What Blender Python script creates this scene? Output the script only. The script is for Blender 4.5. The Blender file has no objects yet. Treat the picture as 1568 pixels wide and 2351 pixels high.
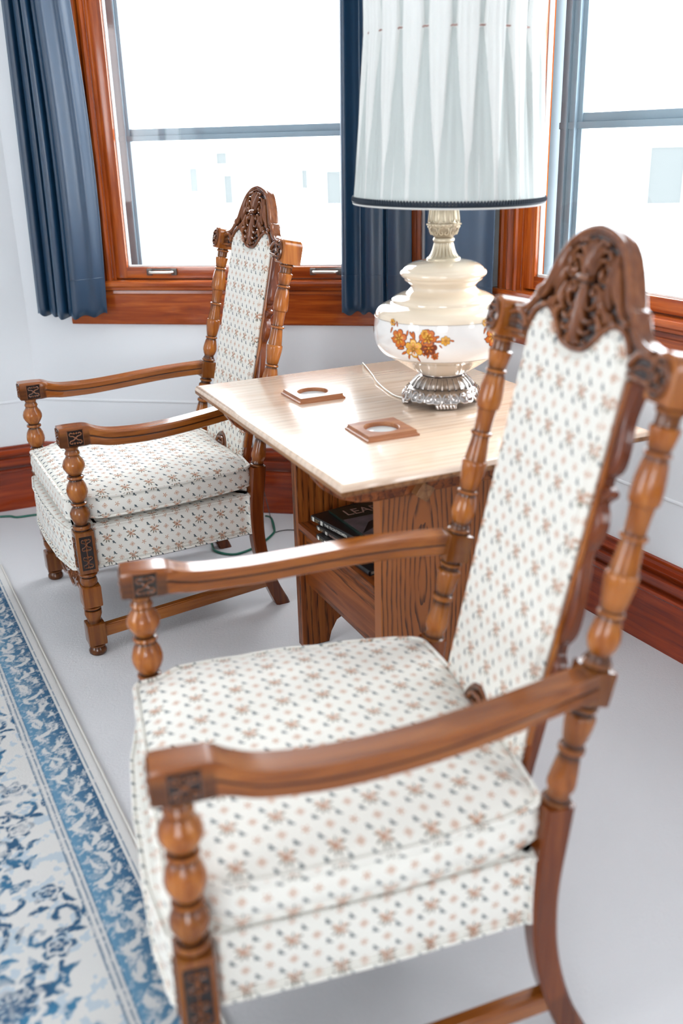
import bpy, bmesh, math, random
import numpy as np
from mathutils import Vector, Matrix, noise
random.seed(7)
PI = math.pi
C = bpy.context.scene.collection
scene = bpy.context.scene

# ------------------------------------------------------------------ camera
CH, PITCH, ROLL, FPX = 1.3323, 0.3690, -0.0280, 2223.5
cam = bpy.data.cameras.new('camera'); cam_o = bpy.data.objects.new('camera', cam); C.objects.link(cam_o)
c_, s_ = math.cos(PITCH), math.sin(PITCH)
fw = Vector((0, c_, -s_)); dn0 = Vector((0, -s_, -c_)); cr, sr = math.cos(ROLL), math.sin(ROLL)
right = cr*Vector((1, 0, 0)) - sr*dn0; down = sr*Vector((1, 0, 0)) + cr*dn0
cam_o.matrix_world = Matrix(((right.x, -down.x, -fw.x, 0), (right.y, -down.y, -fw.y, 0), (right.z, -down.z, -fw.z, CH), (0, 0, 0, 1)))
cam.sensor_fit = 'VERTICAL'; cam.sensor_height = 36.0; cam.lens = FPX/2351*36.0
cam.clip_start = 0.02; cam.clip_end = 200
cam.dof.use_dof = True; cam.dof.focus_distance = 2.75; cam.dof.aperture_fstop = 2.3
scene.camera = cam_o

# ------------------------------------------------------------------ daylight
world = bpy.data.worlds.new('overcast_sky'); scene.world = world; world.use_nodes = True
bg = world.node_tree.nodes['Background']
bg.inputs[0].default_value = (0.90, 0.955, 1.0, 1); bg.inputs[1].default_value = 10.0
scene.view_settings.view_transform = 'Standard'; scene.view_settings.look = 'None'
scene.view_settings.gamma = 1; scene.view_settings.use_curve_mapping = False
scene.view_settings.exposure = 0.25

# ------------------------------------------------------------------ node helpers
class NT:
    def __init__(s, name):
        s.m = bpy.data.materials.new(name); s.m.use_nodes = True; s.t = s.m.node_tree
        s.bsdf = s.t.nodes['Principled BSDF']; s.out = s.t.nodes['Material Output']
    def n(s, typ, **kw):
        nd = s.t.nodes.new(typ)
        for k, v in kw.items(): setattr(nd, k, v)
        return nd
    def link(s, a, b): s.t.links.new(a, b)
    def setin(s, sock, v):
        if isinstance(v, bpy.types.NodeSocket): s.link(v, sock)
        else: sock.default_value = v
    def math(s, op, a, b=0.0, c=0.0, clamp=False):
        nd = s.n('ShaderNodeMath', operation=op); nd.use_clamp = clamp
        s.setin(nd.inputs[0], a); s.setin(nd.inputs[1], b); s.setin(nd.inputs[2], c); return nd.outputs[0]
    def mix(s, f, a, b):
        nd = s.n('ShaderNodeMix', data_type='RGBA'); s.setin(nd.inputs[0], f)
        for k, v in ((6, a), (7, b)):
            if isinstance(v, tuple) and len(v) == 3: v = v+(1,)
            s.setin(nd.inputs[k], v)
        return nd.outputs[2]
    def mapping(s, src='Object', scale=(1, 1, 1), rot=(0, 0, 0), loc=(0, 0, 0)):
        tc = s.n('ShaderNodeTexCoord'); mp = s.n('ShaderNodeMapping')
        mp.inputs['Scale'].default_value = scale; mp.inputs['Rotation'].default_value = rot; mp.inputs['Location'].default_value = loc
        s.link(tc.outputs[src], mp.inputs[0]); return mp.outputs[0]
    def noise(s, vec, scale=5, detail=2, rough=.5, dist=0.0):
        nd = s.n('ShaderNodeTexNoise'); s.link(vec, nd.inputs['Vector']); nd.inputs['Scale'].default_value = scale
        nd.inputs['Detail'].default_value = detail; nd.inputs['Roughness'].default_value = rough; nd.inputs['Distortion'].default_value = dist
        return nd.outputs[0]
    def ramp(s, f, stops):
        nd = s.n('ShaderNodeValToRGB'); s.link(f, nd.inputs[0]); e = nd.color_ramp.elements
        while len(e) < len(stops): e.new(0.5)
        for el, (p, c) in zip(e, stops):
            el.position = p; el.color = tuple(c)+(1,) if len(c) == 3 else c
        return nd.outputs[0]
    def sstep(s, x, a, b):
        nd = s.n('ShaderNodeMapRange', interpolation_type='SMOOTHSTEP'); s.setin(nd.inputs[0], x)
        nd.inputs[1].default_value = a; nd.inputs[2].default_value = b; return nd.outputs[0]
    def attr(s, name):
        nd = s.n('ShaderNodeAttribute', attribute_name=name); return nd
    def bump(s, h, strength=.3, dist=.002):
        nd = s.n('ShaderNodeBump'); nd.inputs['Strength'].default_value = strength; nd.inputs['Distance'].default_value = dist
        s.link(h, nd.inputs['Height']); s.link(nd.outputs[0], s.bsdf.inputs['Normal'])
    def base(s, v):
        if isinstance(v, tuple): v = v+(1,) if len(v) == 3 else v
        s.setin(s.bsdf.inputs['Base Color'], v)
    def p(s, **kw):
        for k, v in kw.items(): s.setin(s.bsdf.inputs[k.replace('_', ' ')], v)
        return s

def simple(name, col, rough=.5, metal=0, bumpy=None, var=0.0, **kw):
    t = NT(name)
    if var or bumpy:
        nz = t.noise(t.mapping(), bumpy[0] if bumpy else 8, 3)
        if var: t.base(t.mix(nz, tuple(c*(1-var) for c in col), tuple(min(1, c*(1+var)) for c in col)))
        else: t.base(col)
        if bumpy: t.bump(nz, bumpy[1], bumpy[2])
    else: t.base(col)
    t.p(Roughness=rough, Metallic=metal, **kw); return t.m

def wood(name, light, mid, dark, axis='z', rough=.3, coat=.4, scale=1.0, grain=.55, stain_col=None, pores=0.0, broad=3.0, bumpk=.12):
    t = NT(name); k = 0.06
    sc = {'x': (k, 1, 1), 'y': (1, k, 1), 'z': (1, 1, k)}[axis]
    v = t.mapping('Object', tuple(a*scale for a in sc))
    n1 = t.noise(v, 60, 4, .6, .6); n2 = t.noise(v, 9*broad/3, 3, .55, 1.2); n3 = t.noise(v, 260, 2, .5)
    f = t.math('ADD', t.math('MULTIPLY', n1, grain), t.math('MULTIPLY', n2, 1-grain))
    col = t.ramp(f, [(.30, dark), (.5, mid), (.68, light)])
    if pores:
        w = t.n('ShaderNodeTexWave', wave_type='BANDS', bands_direction={'x': 'Y', 'y': 'X', 'z': 'X'}[axis], wave_profile='SAW')
        t.link(v, w.inputs[0]); w.inputs['Scale'].default_value = 14; w.inputs['Distortion'].default_value = 9
        w.inputs['Detail'].default_value = 2.5; w.inputs['Detail Scale'].default_value = 1.4
        pr = t.math('MULTIPLY', t.sstep(w.outputs[1], .45, .95), t.sstep(n3, .32, .6))
        col = t.mix(t.math('MULTIPLY', pr, pores), col, tuple(d*.35 for d in dark))
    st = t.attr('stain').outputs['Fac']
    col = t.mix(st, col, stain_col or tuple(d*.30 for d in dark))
    t.base(col); t.bump(n1, bumpk, .0012)
    t.p(Roughness=rough, Coat_Weight=coat, Coat_Roughness=.12, Specular_IOR_Level=.5 if coat >= 1 else .32); return t.m

M = {}
M['honey_z'] = wood('honey_wood_turned', (.50, .175, .028), (.31, .086, .012), (.11, .026, .004), 'z', rough=.22, coat=.40, stain_col=(.014, .004, .002))
M['honey_y'] = wood('honey_wood_arm', (.56, .190, .032), (.37, .105, .016), (.15, .036, .006), 'y', rough=.22, coat=.42, stain_col=(.016, .005, .003))
M['carve'] = wood('carved_brown_wood', (.290, .100, .032), (.180, .055, .016), (.075, .021, .007), 'z', rough=.17, coat=.6, stain_col=(.010, .003, .002))
M['oak_y'] = wood('oak_panel', (.42, .130, .024), (.27, .068, .012), (.13, .028, .005), 'z', rough=.38, coat=.1, pores=1.0, scale=1.1, broad=2.2)
M['oak_x'] = wood('oak_shelf', (.38, .115, .027), (.25, .064, .013), (.12, .026, .006), 'y', rough=.38, coat=.1, pores=.9, scale=1.1)
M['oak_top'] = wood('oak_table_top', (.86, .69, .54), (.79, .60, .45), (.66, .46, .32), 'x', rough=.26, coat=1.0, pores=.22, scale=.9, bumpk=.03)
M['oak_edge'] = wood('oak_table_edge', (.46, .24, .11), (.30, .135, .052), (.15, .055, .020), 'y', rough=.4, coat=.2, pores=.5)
M['red_z'] = wood('red_stained_casing', (.62, .155, .018), (.36, .068, .008), (.12, .017, .003), 'z', rough=.20, coat=.5)
M['red_x'] = wood('red_stained_sill', (.60, .150, .020), (.33, .060, .009), (.11, .015, .004), 'x', rough=.20, coat=.5)
M['base_x'] = wood('red_baseboard_wood', (.46, .070, .011), (.28, .034, .006), (.11, .012, .003), 'x', rough=.16, coat=.5)
M['coaster'] = wood('coaster_wood', (.50, .24, .11), (.36, .135, .055), (.20, .060, .023), 'x', rough=.4, coat=.2)
def cathedral():
    t = NT('oak_cathedral_grain'); v = t.mapping('Object', (1, .3, .16), (0, 0, 0), (-.290, 0, -.062)); n = t.noise(v, 7, 2, .5, .3); n2 = t.noise(t.mapping('Object', (1, 1, .05)), 240, 2, .5)
    w = t.n('ShaderNodeTexWave', wave_type='RINGS', rings_direction='Y', wave_profile='SAW'); t.link(v, w.inputs[0]); w.inputs['Scale'].default_value = 27; w.inputs['Distortion'].default_value = 2.6; w.inputs['Detail'].default_value = 2; w.inputs['Detail Scale'].default_value = 2.2
    c = t.mix(n, (.27, .070, .012), (.44, .140, .026)); c = t.mix(t.math('MULTIPLY', t.sstep(w.outputs[1], .50, .98), t.sstep(n2, .28, .55)), c, (.050, .013, .004)); t.base(c)
    t.p(Roughness=.38, Coat_Weight=.1); t.bump(n2, .08, .001); return t.m
M['oak_face'] = cathedral()
M['wall'] = simple('white_wall_paint', (.84, .865, .885), .55, bumpy=(160, .10, .0006))
M['ceil'] = simple('white_ceiling_paint', (.82, .82, .82), .8)
M['steel'] = simple('storm_frame_aluminium', (.20, .27, .32), .45, .2, var=.12)
M['steel_dark'] = simple('storm_track_aluminium', (.12, .15, .17), .5, .2, var=.15)
M['bead'] = simple('glazing_bead_white', (.75, .76, .74), .5)
M['handle'] = simple('sash_lift_nickel', (.62, .60, .55), .28, .9)
M['handle_dark'] = simple('sash_lift_bracket', (.12, .11, .10), .4, .7)
M['black_cord'] = simple('black_cord_rubber', (.015, .015, .015), .4)
M['green_cord'] = simple('green_cord_rubber', (.004, .13, .085), .35)
M['clear_cord'] = simple('translucent_lamp_cord', (.50, .46, .38), .3)
M['lampcream'] = simple('cream_glazed_glass', (.84, .70, .53), .10, Coat_Weight=1.0, Coat_Roughness=.03)
M['lampwhite'] = simple('white_glazed_glass', (.86, .84, .81), .10, Coat_Weight=1.0, Coat_Roughness=.03)
M['lampline'] = simple('band_line_grey', (.42, .36, .30), .3)
M['book_black'] = simple('black_book_cloth', (.010, .010, .012), .38)
M['book_brown'] = simple('brown_black_book_cloth', (.022, .016, .014), .45)
M['book_grey'] = simple('grey_cover_picture', (.13, .11, .12), .4, bumpy=(25, .1, .0005), var=.7)
M['book_green'] = simple('dark_green_cover', (.008, .022, .016), .3)
M['page'] = simple('page_paper', (.62, .58, .50), .8)
M['ink_white'] = simple('white_lettering', (.70, .68, .62), .5)
M['ink_gold'] = simple('gold_lettering', (.45, .36, .20), .5)
M['ink_tan'] = simple('tan_lettering', (.42, .27, .22), .5)
M['hwhite'] = simple('house_siding_white', (.62, .64, .64), .7)
M['hdark'] = simple('house_window_grey', (.085, .092, .092), .9, Specular_IOR_Level=0.0)
M['snow'] = simple('pale_ground', (.75, .76, .76), .9)
M['branch'] = simple('pale_grey_branches', (.12, .13, .125), .9)
M['orange'] = simple('decal_orange', (.62, .15, .015), .25); M['yellow'] = simple('decal_yellow', (.78, .40, .045), .25)
M['brownd'] = simple('decal_brown', (.20, .035, .008), .25); M['peach'] = simple('decal_peach', (.80, .32, .07), .25)
M['pin'] = simple('copper_pin', (.30, .08, .05), .4)
M['braid'] = simple('navy_braid', (.006, .016, .030), .6)
M['under'] = simple('dust_cover_black', (.012, .012, .012), .9)

def silver_mat(name, c1, c2, rough):
    t = NT(name); st = t.attr('stain').outputs['Fac']
    t.base(t.mix(st, c1, c2)); t.p(Metallic=.9, Roughness=rough); t.bump(t.noise(t.mapping(), 120, 2), .15, .001); return t.m
M['silver'] = silver_mat('tarnished_silver', (.50, .46, .43), (.035, .025, .022), .20)
M['antique'] = silver_mat('antique_champagne_metal', (.66, .57, .42), (.17, .115, .07), .38)
M['antique'].node_tree.nodes['Principled BSDF'].inputs['Metallic'].default_value = .55

def glass_mat():
    t = NT('window_glass'); tr = t.n('ShaderNodeBsdfTransparent'); gl = t.n('ShaderNodeBsdfGlossy'); gl.inputs['Roughness'].default_value = .02
    fr = t.n('ShaderNodeFresnel'); fr.inputs[0].default_value = 1.45; mx = t.n('ShaderNodeMixShader')
    geo = t.n('ShaderNodeNewGeometry'); t.link(t.math('MULTIPLY', fr.outputs[0], t.math('SUBTRACT', 1.0, geo.outputs['Backfacing'])), mx.inputs[0]); t.link(tr.outputs[0], mx.inputs[1]); t.link(gl.outputs[0], mx.inputs[2]); t.link(mx.outputs[0], t.out.inputs[0])
    return t.m
M['glass'] = glass_mat()

def shade_mat(name, c1, c2, f):
    t = NT(name); d = t.n('ShaderNodeBsdfDiffuse'); d.inputs[0].default_value = c1+(1,)
    tl = t.n('ShaderNodeBsdfTranslucent'); tl.inputs[0].default_value = c2+(1,); mx = t.n('ShaderNodeMixShader'); mx.inputs[0].default_value = f
    t.link(d.outputs[0], mx.inputs[1]); t.link(tl.outputs[0], mx.inputs[2]); t.link(mx.outputs[0], t.out.inputs[0])
    v = t.mapping('Object', (60, 60, 1.2)); nz = t.noise(v, 9, 3)
    b = t.n('ShaderNodeBump'); b.inputs['Strength'].default_value = .3; b.inputs['Distance'].default_value = .002; t.link(nz, b.inputs['Height']); t.link(b.outputs[0], d.inputs['Normal'])
    return t.m
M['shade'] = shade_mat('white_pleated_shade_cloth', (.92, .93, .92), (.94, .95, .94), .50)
M['shade2'] = shade_mat('pleat_cloth_painted_dim', (.70, .745, .73), (.62, .68, .66), .30)  # greyer colour stands in for less light passing through doubled cloth

def curtain_mat():
    t = NT('navy_curtain_satin'); nz = t.noise(t.mapping('Object', (1, 1, .3)), 30, 3)
    t.base(t.mix(nz, (.0015, .028, .070), (.003, .038, .092)))
    t.p(Roughness=.38, Sheen_Weight=.30, Sheen_Roughness=.30, Sheen_Tint=(.45, .72, 1.0, 1), Specular_IOR_Level=.9)
    t.bump(t.noise(t.mapping(), 600, 2), .08, .0005); return t.m
M['curtain'] = curtain_mat()

def carpet_mat():
    t = NT('off_white_carpet'); v = t.mapping()
    a = t.noise(v, 700, 2, .7); b = t.noise(v, 3.0, 3); d = t.noise(v, 120, 3, .7)
    col = t.mix(a, (.68, .68, .69), (.88, .87, .88)); col = t.mix(t.math('MULTIPLY', b, .25), col, (.78, .785, .80)); t.base(col)
    t.bump(t.math('ADD', a, t.math('MULTIPLY', d, 1.2)), .55, .004); t.p(Roughness=.95, Sheen_Weight=.2); return t.m
M['carpet'] = carpet_mat()

def fabric_mat():
    t = NT('cream_floral_upholstery'); uv = t.n('ShaderNodeUVMap', uv_map='UVMap').outputs[0]
    nzv = t.n('ShaderNodeTexNoise'); t.link(uv, nzv.inputs['Vector']); nzv.inputs['Scale'].default_value = 420; nzv.inputs['Detail'].default_value = 1
    sp = t.n('ShaderNodeSeparateXYZ'); t.link(uv, sp.inputs[0]); U, V = sp.outputs[0], sp.outputs[1]
    P = 0.0665; Q = 0.0660
    wob = t.math('MULTIPLY', t.math('SUBTRACT', nzv.outputs[0], .5), .0034)
    U = t.math('ADD', U, wob); V = t.math('ADD', V, t.math('MULTIPLY', wob, -.8))
    def cell(ou, ov):          # local coordinates (metres) of the nearest lattice point
        x = t.math('MULTIPLY', t.math('SUBTRACT', t.math('FRACT', t.math('ADD', t.math('DIVIDE', U, P), .5-ou)), .5), P)
        y = t.math('MULTIPLY', t.math('SUBTRACT', t.math('FRACT', t.math('ADD', t.math('DIVIDE', V, Q), .5-ov)), .5), Q)
        return x, y
    def L(x, y): return t.math('SQRT', t.math('ADD', t.math('MULTIPLY', x, x), t.math('MULTIPLY', y, y)))
    def petal(x, y, r, n, amp, soft=.0007, ph=0.0):
        a = t.math('ADD', t.math('ARCTAN2', y, x), ph); rr = t.math('ADD', r, t.math('MULTIPLY', t.math('COSINE', t.math('MULTIPLY', a, n)), amp))
        return t.sstep(t.math('SUBTRACT', rr, L(x, y)), -soft, soft)
    def ell(x, y, ang, a, b, soft=.25):
        ca, sa = math.cos(ang), math.sin(ang)
        u = t.math('DIVIDE', t.math('ADD', t.math('MULTIPLY', x, ca), t.math('MULTIPLY', y, sa)), a)
        v = t.math('DIVIDE', t.math('SUBTRACT', t.math('MULTIPLY', y, ca), t.math('MULTIPLY', x, sa)), b)
        return t.sstep(L(u, v), 1+soft, 1-soft)
    def off(x, dx): return t.math('SUBTRACT', x, dx)
    def mx(*a):
        r = a[0]
        for b in a[1:]: r = t.math('MAXIMUM', r, b)
        return r
    col = t.mix(t.noise(t.mapping('UV'), 900, 1), (.80, .775, .70), (.86, .84, .775))
    rust, rustd, teal, olive = (.54, .27, .15), (.31, .12, .07), (.016, .045, .062), (.13, .115, .07)
    # bouquets
    x, y = cell(0, 0)
    leaves = mx(*[ell(off(x, .0105*math.cos(a)), off(y, .0100*math.sin(a)), a, .0048, .0016) for a in (.45, 2.75, 3.75, 4.45, 5.05, 5.75)]+[ell(off(x, -.0005), off(y, .0095), 1.6, .0040, .0014)])
    col = t.mix(t.math('MULTIPLY', leaves, .9), col, olive)
    col = t.mix(t.math('MULTIPLY', mx(petal(off(x, .0012), off(y, -.0005), .0056, 5, .0016), petal(off(x, -.0065), off(y, .0055), .0030, 5, .0011), petal(off(x, .0075), off(y, .0060), .0030, 5, .0011), petal(off(x, -.0060), off(y, -.0050), .0024, 5, .0009)), .85), col, rust)
    col = t.mix(t.math('MULTIPLY', petal(off(x, .0012), off(y, -.0005), .0024, 5, .0009), .8), col, rustd)
    # diamond rosettes
    for ou, ov in ((.5, 0), (0.0, .5)):
        x, y = cell(ou, ov)
        dm = t.math('ADD', t.math('ABSOLUTE', x), t.math('ABSOLUTE', y))
        ring = t.math('MULTIPLY', t.sstep(dm, .0056, .0063), t.sstep(dm, .0080, .0073))
        col = t.mix(t.math('MULTIPLY', mx(ring, petal(x, y, .0034, 4, .0007)), .8), col, rust)
    # star flowers
    x, y = cell(.5, .5)
    col = t.mix(t.math('MULTIPLY', petal(x, y, .0040, 5, .0030, ph=.4), .85), col, rust)
    # navy sprigs
    spr = []
    for ou, ov in ((.25, .25), (.75, .25), (.25, .75), (.75, .75)):
        x, y = cell(ou, ov)
        spr += [ell(off(x, .0008), off(y, .0016), 1.0, .0050, .0022), ell(off(x, -.0024), off(y, -.0026), .2, .0034, .0013), ell(off(x, .0022), off(y, -.0010), 2.3, .0026, .0011)]
    col = t.mix(t.math('MULTIPLY', mx(*spr), .92), col, teal)
    t.base(col); t.p(Roughness=.82, Sheen_Weight=.15)
    wv = t.noise(t.mapping('UV', (1, 1, 1)), 1400, 1); t.bump(t.math('ADD', wv, t.math('MULTIPLY', t.noise(t.mapping('Object'), 22, 2), .5)), .12, .0015); return t.m
M['fabric'] = fabric_mat()

def rug_mat():
    t = NT('blue_cream_rug_pile'); a = t.attr('rugcol'); v = t.mapping(); nz = t.noise(v, 900, 2, .7); n2 = t.noise(v, 260, 2, .6)
    col = t.mix(t.math('MULTIPLY', t.sstep(nz, .35, .75), .10), a.outputs['Color'], (.62, .64, .63)); t.base(col)
    t.bump(t.math('ADD', nz, n2), .6, .003); t.p(Roughness=.92); return t.m
M['rug'] = rug_mat()

# ------------------------------------------------------------------ mesh helpers
def smooth(me, angle=40):
    for p in me.polygons: p.use_smooth = True
    try: me.set_sharp_from_angle(angle=math.radians(angle))
    except Exception: pass

def obj(name, bm, mat, parent=None, uv=False, sm=40, stain=None, mats=None):
    me = bpy.data.meshes.new(name); bmesh.ops.recalc_face_normals(bm, faces=bm.faces); bm.to_mesh(me); bm.free()
    for m in (mats or [mat]): me.materials.append(M[m] if isinstance(m, str) else m)
    if sm: smooth(me, sm)
    if uv: box_uv(me)
    o = bpy.data.objects.new(name, me); C.objects.link(o)
    if parent: o.parent = parent
    return o

def box_uv(me):
    l = me.uv_layers.new(name='UVMap'); vs = me.vertices
    for p in me.polygons:
        n = p.normal; a = (abs(n.x), abs(n.y), abs(n.z)); k = a.index(max(a))
        for li in p.loop_indices:
            co = vs[me.loops[li].vertex_index].co
            l.data[li].uv = ((co.y, co.z), (co.x, co.z), (co.y, co.x))[k]

def BM(): 
    bm = bmesh.new(); bm.verts.layers.float.new('stain'); return bm
def stl(bm): return bm.verts.layers.float['stain']

def box(bm, lo, hi, bev=0.0, seg=2, mtx=None, stain=0.0):
    xs, ys, zs = zip(lo, hi); vs = [bm.verts.new((x, y, z)) for z in zs for y in ys for x in xs]
    f = [(0, 2, 3, 1), (4, 5, 7, 6), (0, 1, 5, 4), (2, 6, 7, 3), (0, 4, 6, 2), (1, 3, 7, 5)]
    fs = [bm.faces.new([vs[i] for i in q]) for q in f]
    allv = set(vs)
    if bev:
        r = bmesh.ops.bevel(bm, geom=list({e for fc in fs for e in fc.edges}), offset=bev, segments=seg, profile=.6, affect='EDGES')
        allv = {v for fc in r['faces'] for v in fc.verts} | {v for v in vs if v.is_valid}
    sl = stl(bm)
    for v in allv:
        v[sl] = stain
        if mtx is not None: v.co = mtx @ v.co
    return list(allv)

def lathe(bm, prof, seg=24, mtx=None, fn=None):
    """prof: list of (r, z, stain)"""
    sl = stl(bm); rings = []
    for q in prof:
        r, z = q[0], q[1]; s = q[2] if len(q) > 2 else 0.0; ring = []
        for i in range(seg):
            a = 2*PI*i/seg; rr = r if fn is None else fn(r, a, z)
            v = bm.verts.new((rr*math.cos(a), rr*math.sin(a), z)); v[sl] = s
            if mtx is not None: v.co = mtx @ v.co
            ring.append(v)
        rings.append(ring)
    for a, b in zip(rings, rings[1:]):
        for i in range(seg): bm.faces.new((a[i], a[(i+1) % seg], b[(i+1) % seg], b[i]))
    bm.faces.new(rings[0][::-1]); bm.faces.new(rings[-1]); return rings

def spl(pts, n=8, closed=False):
    """Catmull-Rom through points of any dimension"""
    P = [np.array(p, float) for p in pts]; N = len(P); out = []
    rng = range(N) if closed else range(N-1)
    for i in rng:
        p0 = P[(i-1) % N] if closed or i > 0 else P[0]; p1 = P[i]; p2 = P[(i+1) % N]; p3 = P[(i+2) % N] if closed or i+2 < N else P[-1]
        for k in range(n):
            t = k/n; out.append(.5*((2*p1)+(-p0+p2)*t+(2*p0-5*p1+4*p2-p3)*t*t+(-p0+3*p1-3*p2+p3)*t**3))
    if not closed: out.append(P[-1])
    return out

def tube(bm, pts, rad, seg=8, closed=False, stain=0.0, flat=1.0, up=None, cap=True):
    P = [Vector(p) for p in pts]; N = len(P); sl = stl(bm)
    R = rad if hasattr(rad, '__len__') else [rad]*N; rings = []; prev = None
    for i in range(N):
        a = P[(i-1) % N] if (closed or i > 0) else P[i]; b = P[(i+1) % N] if (closed or i < N-1) else P[i]
        t = (b-a); t = t.normalized() if t.length > 1e-9 else Vector((0, 0, 1))
        if up is not None: u = Vector(up)
        elif prev is None: u = Vector((0, 0, 1)) if abs(t.z) < .9 else Vector((1, 0, 0))
        else: u = prev
        u = (u-t*u.dot(t)); u = u.normalized() if u.length > 1e-6 else t.orthogonal().normalized(); prev = u; w = t.cross(u); ring = []
        for k in range(seg):
            an = 2*PI*k/seg; v = bm.verts.new(P[i]+w*(R[i]*math.cos(an))+u*(R[i]*flat*math.sin(an))); v[sl] = stain; ring.append(v)
        rings.append(ring)
    for i in range(N if closed else N-1):
        a, b = rings[i], rings[(i+1) % N]
        for k in range(seg): bm.faces.new((a[k], a[(k+1) % seg], b[(k+1) % seg], b[k]))
    if not closed and cap: bm.faces.new(rings[0][::-1]); bm.faces.new(rings[-1])

def inset(poly, d):
    """offset a closed CCW 2D polygon inward by d (small d)"""
    out = []; N = len(poly)
    for i in range(N):
        a, b, c = poly[i-1], poly[i], poly[(i+1) % N]
        e1 = np.array(b)-np.array(a); e2 = np.array(c)-np.array(b)
        n1 = np.array((-e1[1], e1[0]))/(np.hypot(*e1)+1e-12); n2 = np.array((-e2[1], e2[0]))/(np.hypot(*e2)+1e-12)
        n = n1+n2; l = np.hypot(*n); n = n/l if l > 1e-6 else n1
        k = 1/max(.5, float(n@n1)); out.append(tuple(np.array(b)+n*d*k))
    return out

def plate(bm, poly, layers, T=lambda x, y, h: (x, y, h), stain=0.0, cap0=True, cap1=True, nring=None):
    """poly CCW 2D; layers list of (inset, height[, stain])"""
    sl = stl(bm); rings = []
    for q in layers:
        pp = inset(poly, q[0]) if q[0] else poly; st = q[2] if len(q) > 2 else stain; ring = []
        for p in pp:
            v = bm.verts.new(T(p[0], p[1], q[1])); v[sl] = st; ring.append(v)
        rings.append(ring)
    n = len(poly)
    for a, b in zip(rings, rings[1:]):
        for i in range(n): bm.faces.new((a[i], a[(i+1) % n], b[(i+1) % n], b[i]))
    if cap0: bm.faces.new(rings[0][::-1])
    if cap1: bm.faces.new(rings[-1])
    return rings

def area2(p): return sum(p[i-1][0]*p[i][1]-p[i][0]*p[i-1][1] for i in range(len(p)))
def ccw(p): return p if area2(p) > 0 else p[::-1]

def tag(o, label, cat, group=None, kind=None):
    if label: o['label'] = label
    if cat: o['category'] = cat
    if group: o['group'] = group
    if kind: o['kind'] = kind
    return o
def thing(name, label, cat, loc=(0, 0, 0), rz=0, group=None):
    o = bpy.data.objects.new(name, None); C.objects.link(o); o.location = loc; o.rotation_euler = (0, 0, rz); o.empty_display_size = .05
    return tag(o, label, cat, group)
def struct(o): o['kind'] = 'structure'; return o

# ------------------------------------------------------------------ room
A0, YA = Vector((-.24, 3.4706, 0)), math.radians(-11)
B0, YB = Vector((.8185, 2.446, 0)), math.radians(-62)
def frame(P, y): return Matrix.Translation(P) @ Matrix.Rotation(y, 4, 'Z')     # x along wall, y outwards, z up
FA, FB = frame(A0, YA), frame(B0, YB)
def on(F, o): o.matrix_world = F; return o
SA0, SAE = -.9304, .5836         # wall A between its corners
SB0, SBE = -1.0343, 1.0
CL = FA @ Vector((SA0, 0, 0)); CAB = FA @ Vector((SAE, 0, 0)); CB = FB @ Vector((SBE, 0, 0))
YL = math.radians(23.6)
WLe = CL - Vector((math.cos(YL), math.sin(YL), 0))*1.9
HC = 2.55
Rr = Vector((2.5, 1.25, 0)); Rb = Vector((2.5, -3.0, 0)); Lb = Vector((WLe.x, -3.0, 0))
fp = [CL, CAB, CB, Rr, Rb, Lb, WLe]
def out_poly(p, d):
    q = [(v.x, v.y) for v in p]; q = ccw(q); return inset(q, -d)
bm = BM(); plate(bm, out_poly(fp, .25), [(0, -.15), (0, 0)]); struct(obj('floor', bm, 'carpet', sm=0))
bm = BM(); plate(bm, out_poly(fp, .25), [(0, HC), (0, HC+.12)]); struct(obj('ceiling', bm, 'ceil', sm=0))

TH = .16
def wall(name, a, b, hole=None, mat='wall', ext=(0.0, 0.0)):
    """wall from a to b, interior on the right-hand side of the direction's outward normal (+y outward)"""
    d = b-a; L = d.length; y = math.atan2(d.y, d.x); F = frame(a, y); bm = BM(); e0, e1 = ext
    if hole:
        s0, s1, z0, z1 = hole
        for lo, hi in (((-e0, 0, 0), (s0, TH, HC)), ((s1, 0, 0), (L+e1, TH, HC)), ((s0, 0, 0), (s1, TH, z0)), ((s0, 0, z1), (s1, TH, HC))): box(bm, lo, hi)
    else: box(bm, (-e0, 0, 0), (L+e1, TH, HC))
    o = obj(name, bm, mat, sm=0); o.matrix_world = F; return struct(o)
ZT = 2.18
wall('wall_window_left', CL, CAB, (-.60-SA0, .42-SA0, .84, ZT), ext=(.03, .07))
wall('wall_window_right', CAB, CB, (-.60-SB0, .545-SB0, .86, ZT), ext=(.07, .05))
wall('wall_left', WLe, CL, ext=(.05, .03))
def plain_wall(name, a, b, hole=None): return wall(name, a, b, hole, ext=(.05, .05))
plain_wall('wall_right', CB, Rr)
plain_wall('wall_right_rear', Rr, Rb, (1.2, 2.0, 1.0, 2.1))
plain_wall('wall_back', Rb, Lb, (2.0, 3.6, .9, 2.1))
plain_wall('wall_left_rear', Lb, WLe, (2.2, 3.6, .9, 2.1))

def portal(F, cx, cz, w, h):
    l = bpy.data.lights.new('daylight_portal', 'AREA'); l.shape = 'RECTANGLE'; l.size = w; l.size_y = h; l.energy = 1
    l.cycles.is_portal = True
    o = bpy.data.objects.new('daylight_portal', l); C.objects.link(o)
    o.matrix_world = F @ Matrix.Translation((cx, TH+.02, cz)) @ Matrix.Rotation(-PI/2, 4, 'X')
portal(FA, -.09, 1.5, 1.05, 1.4); portal(FB, -.03, 1.5, 1.2, 1.4)
def wf(a, b): d = b-a; return frame(a, math.atan2(d.y, d.x))
portal(wf(Rr, Rb), 1.6, 1.55, .8, 1.1); portal(wf(Rb, Lb), 2.8, 1.5, 1.6, 1.2); portal(wf(Lb, WLe), 2.9, 1.5, 1.4, 1.2)

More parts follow.
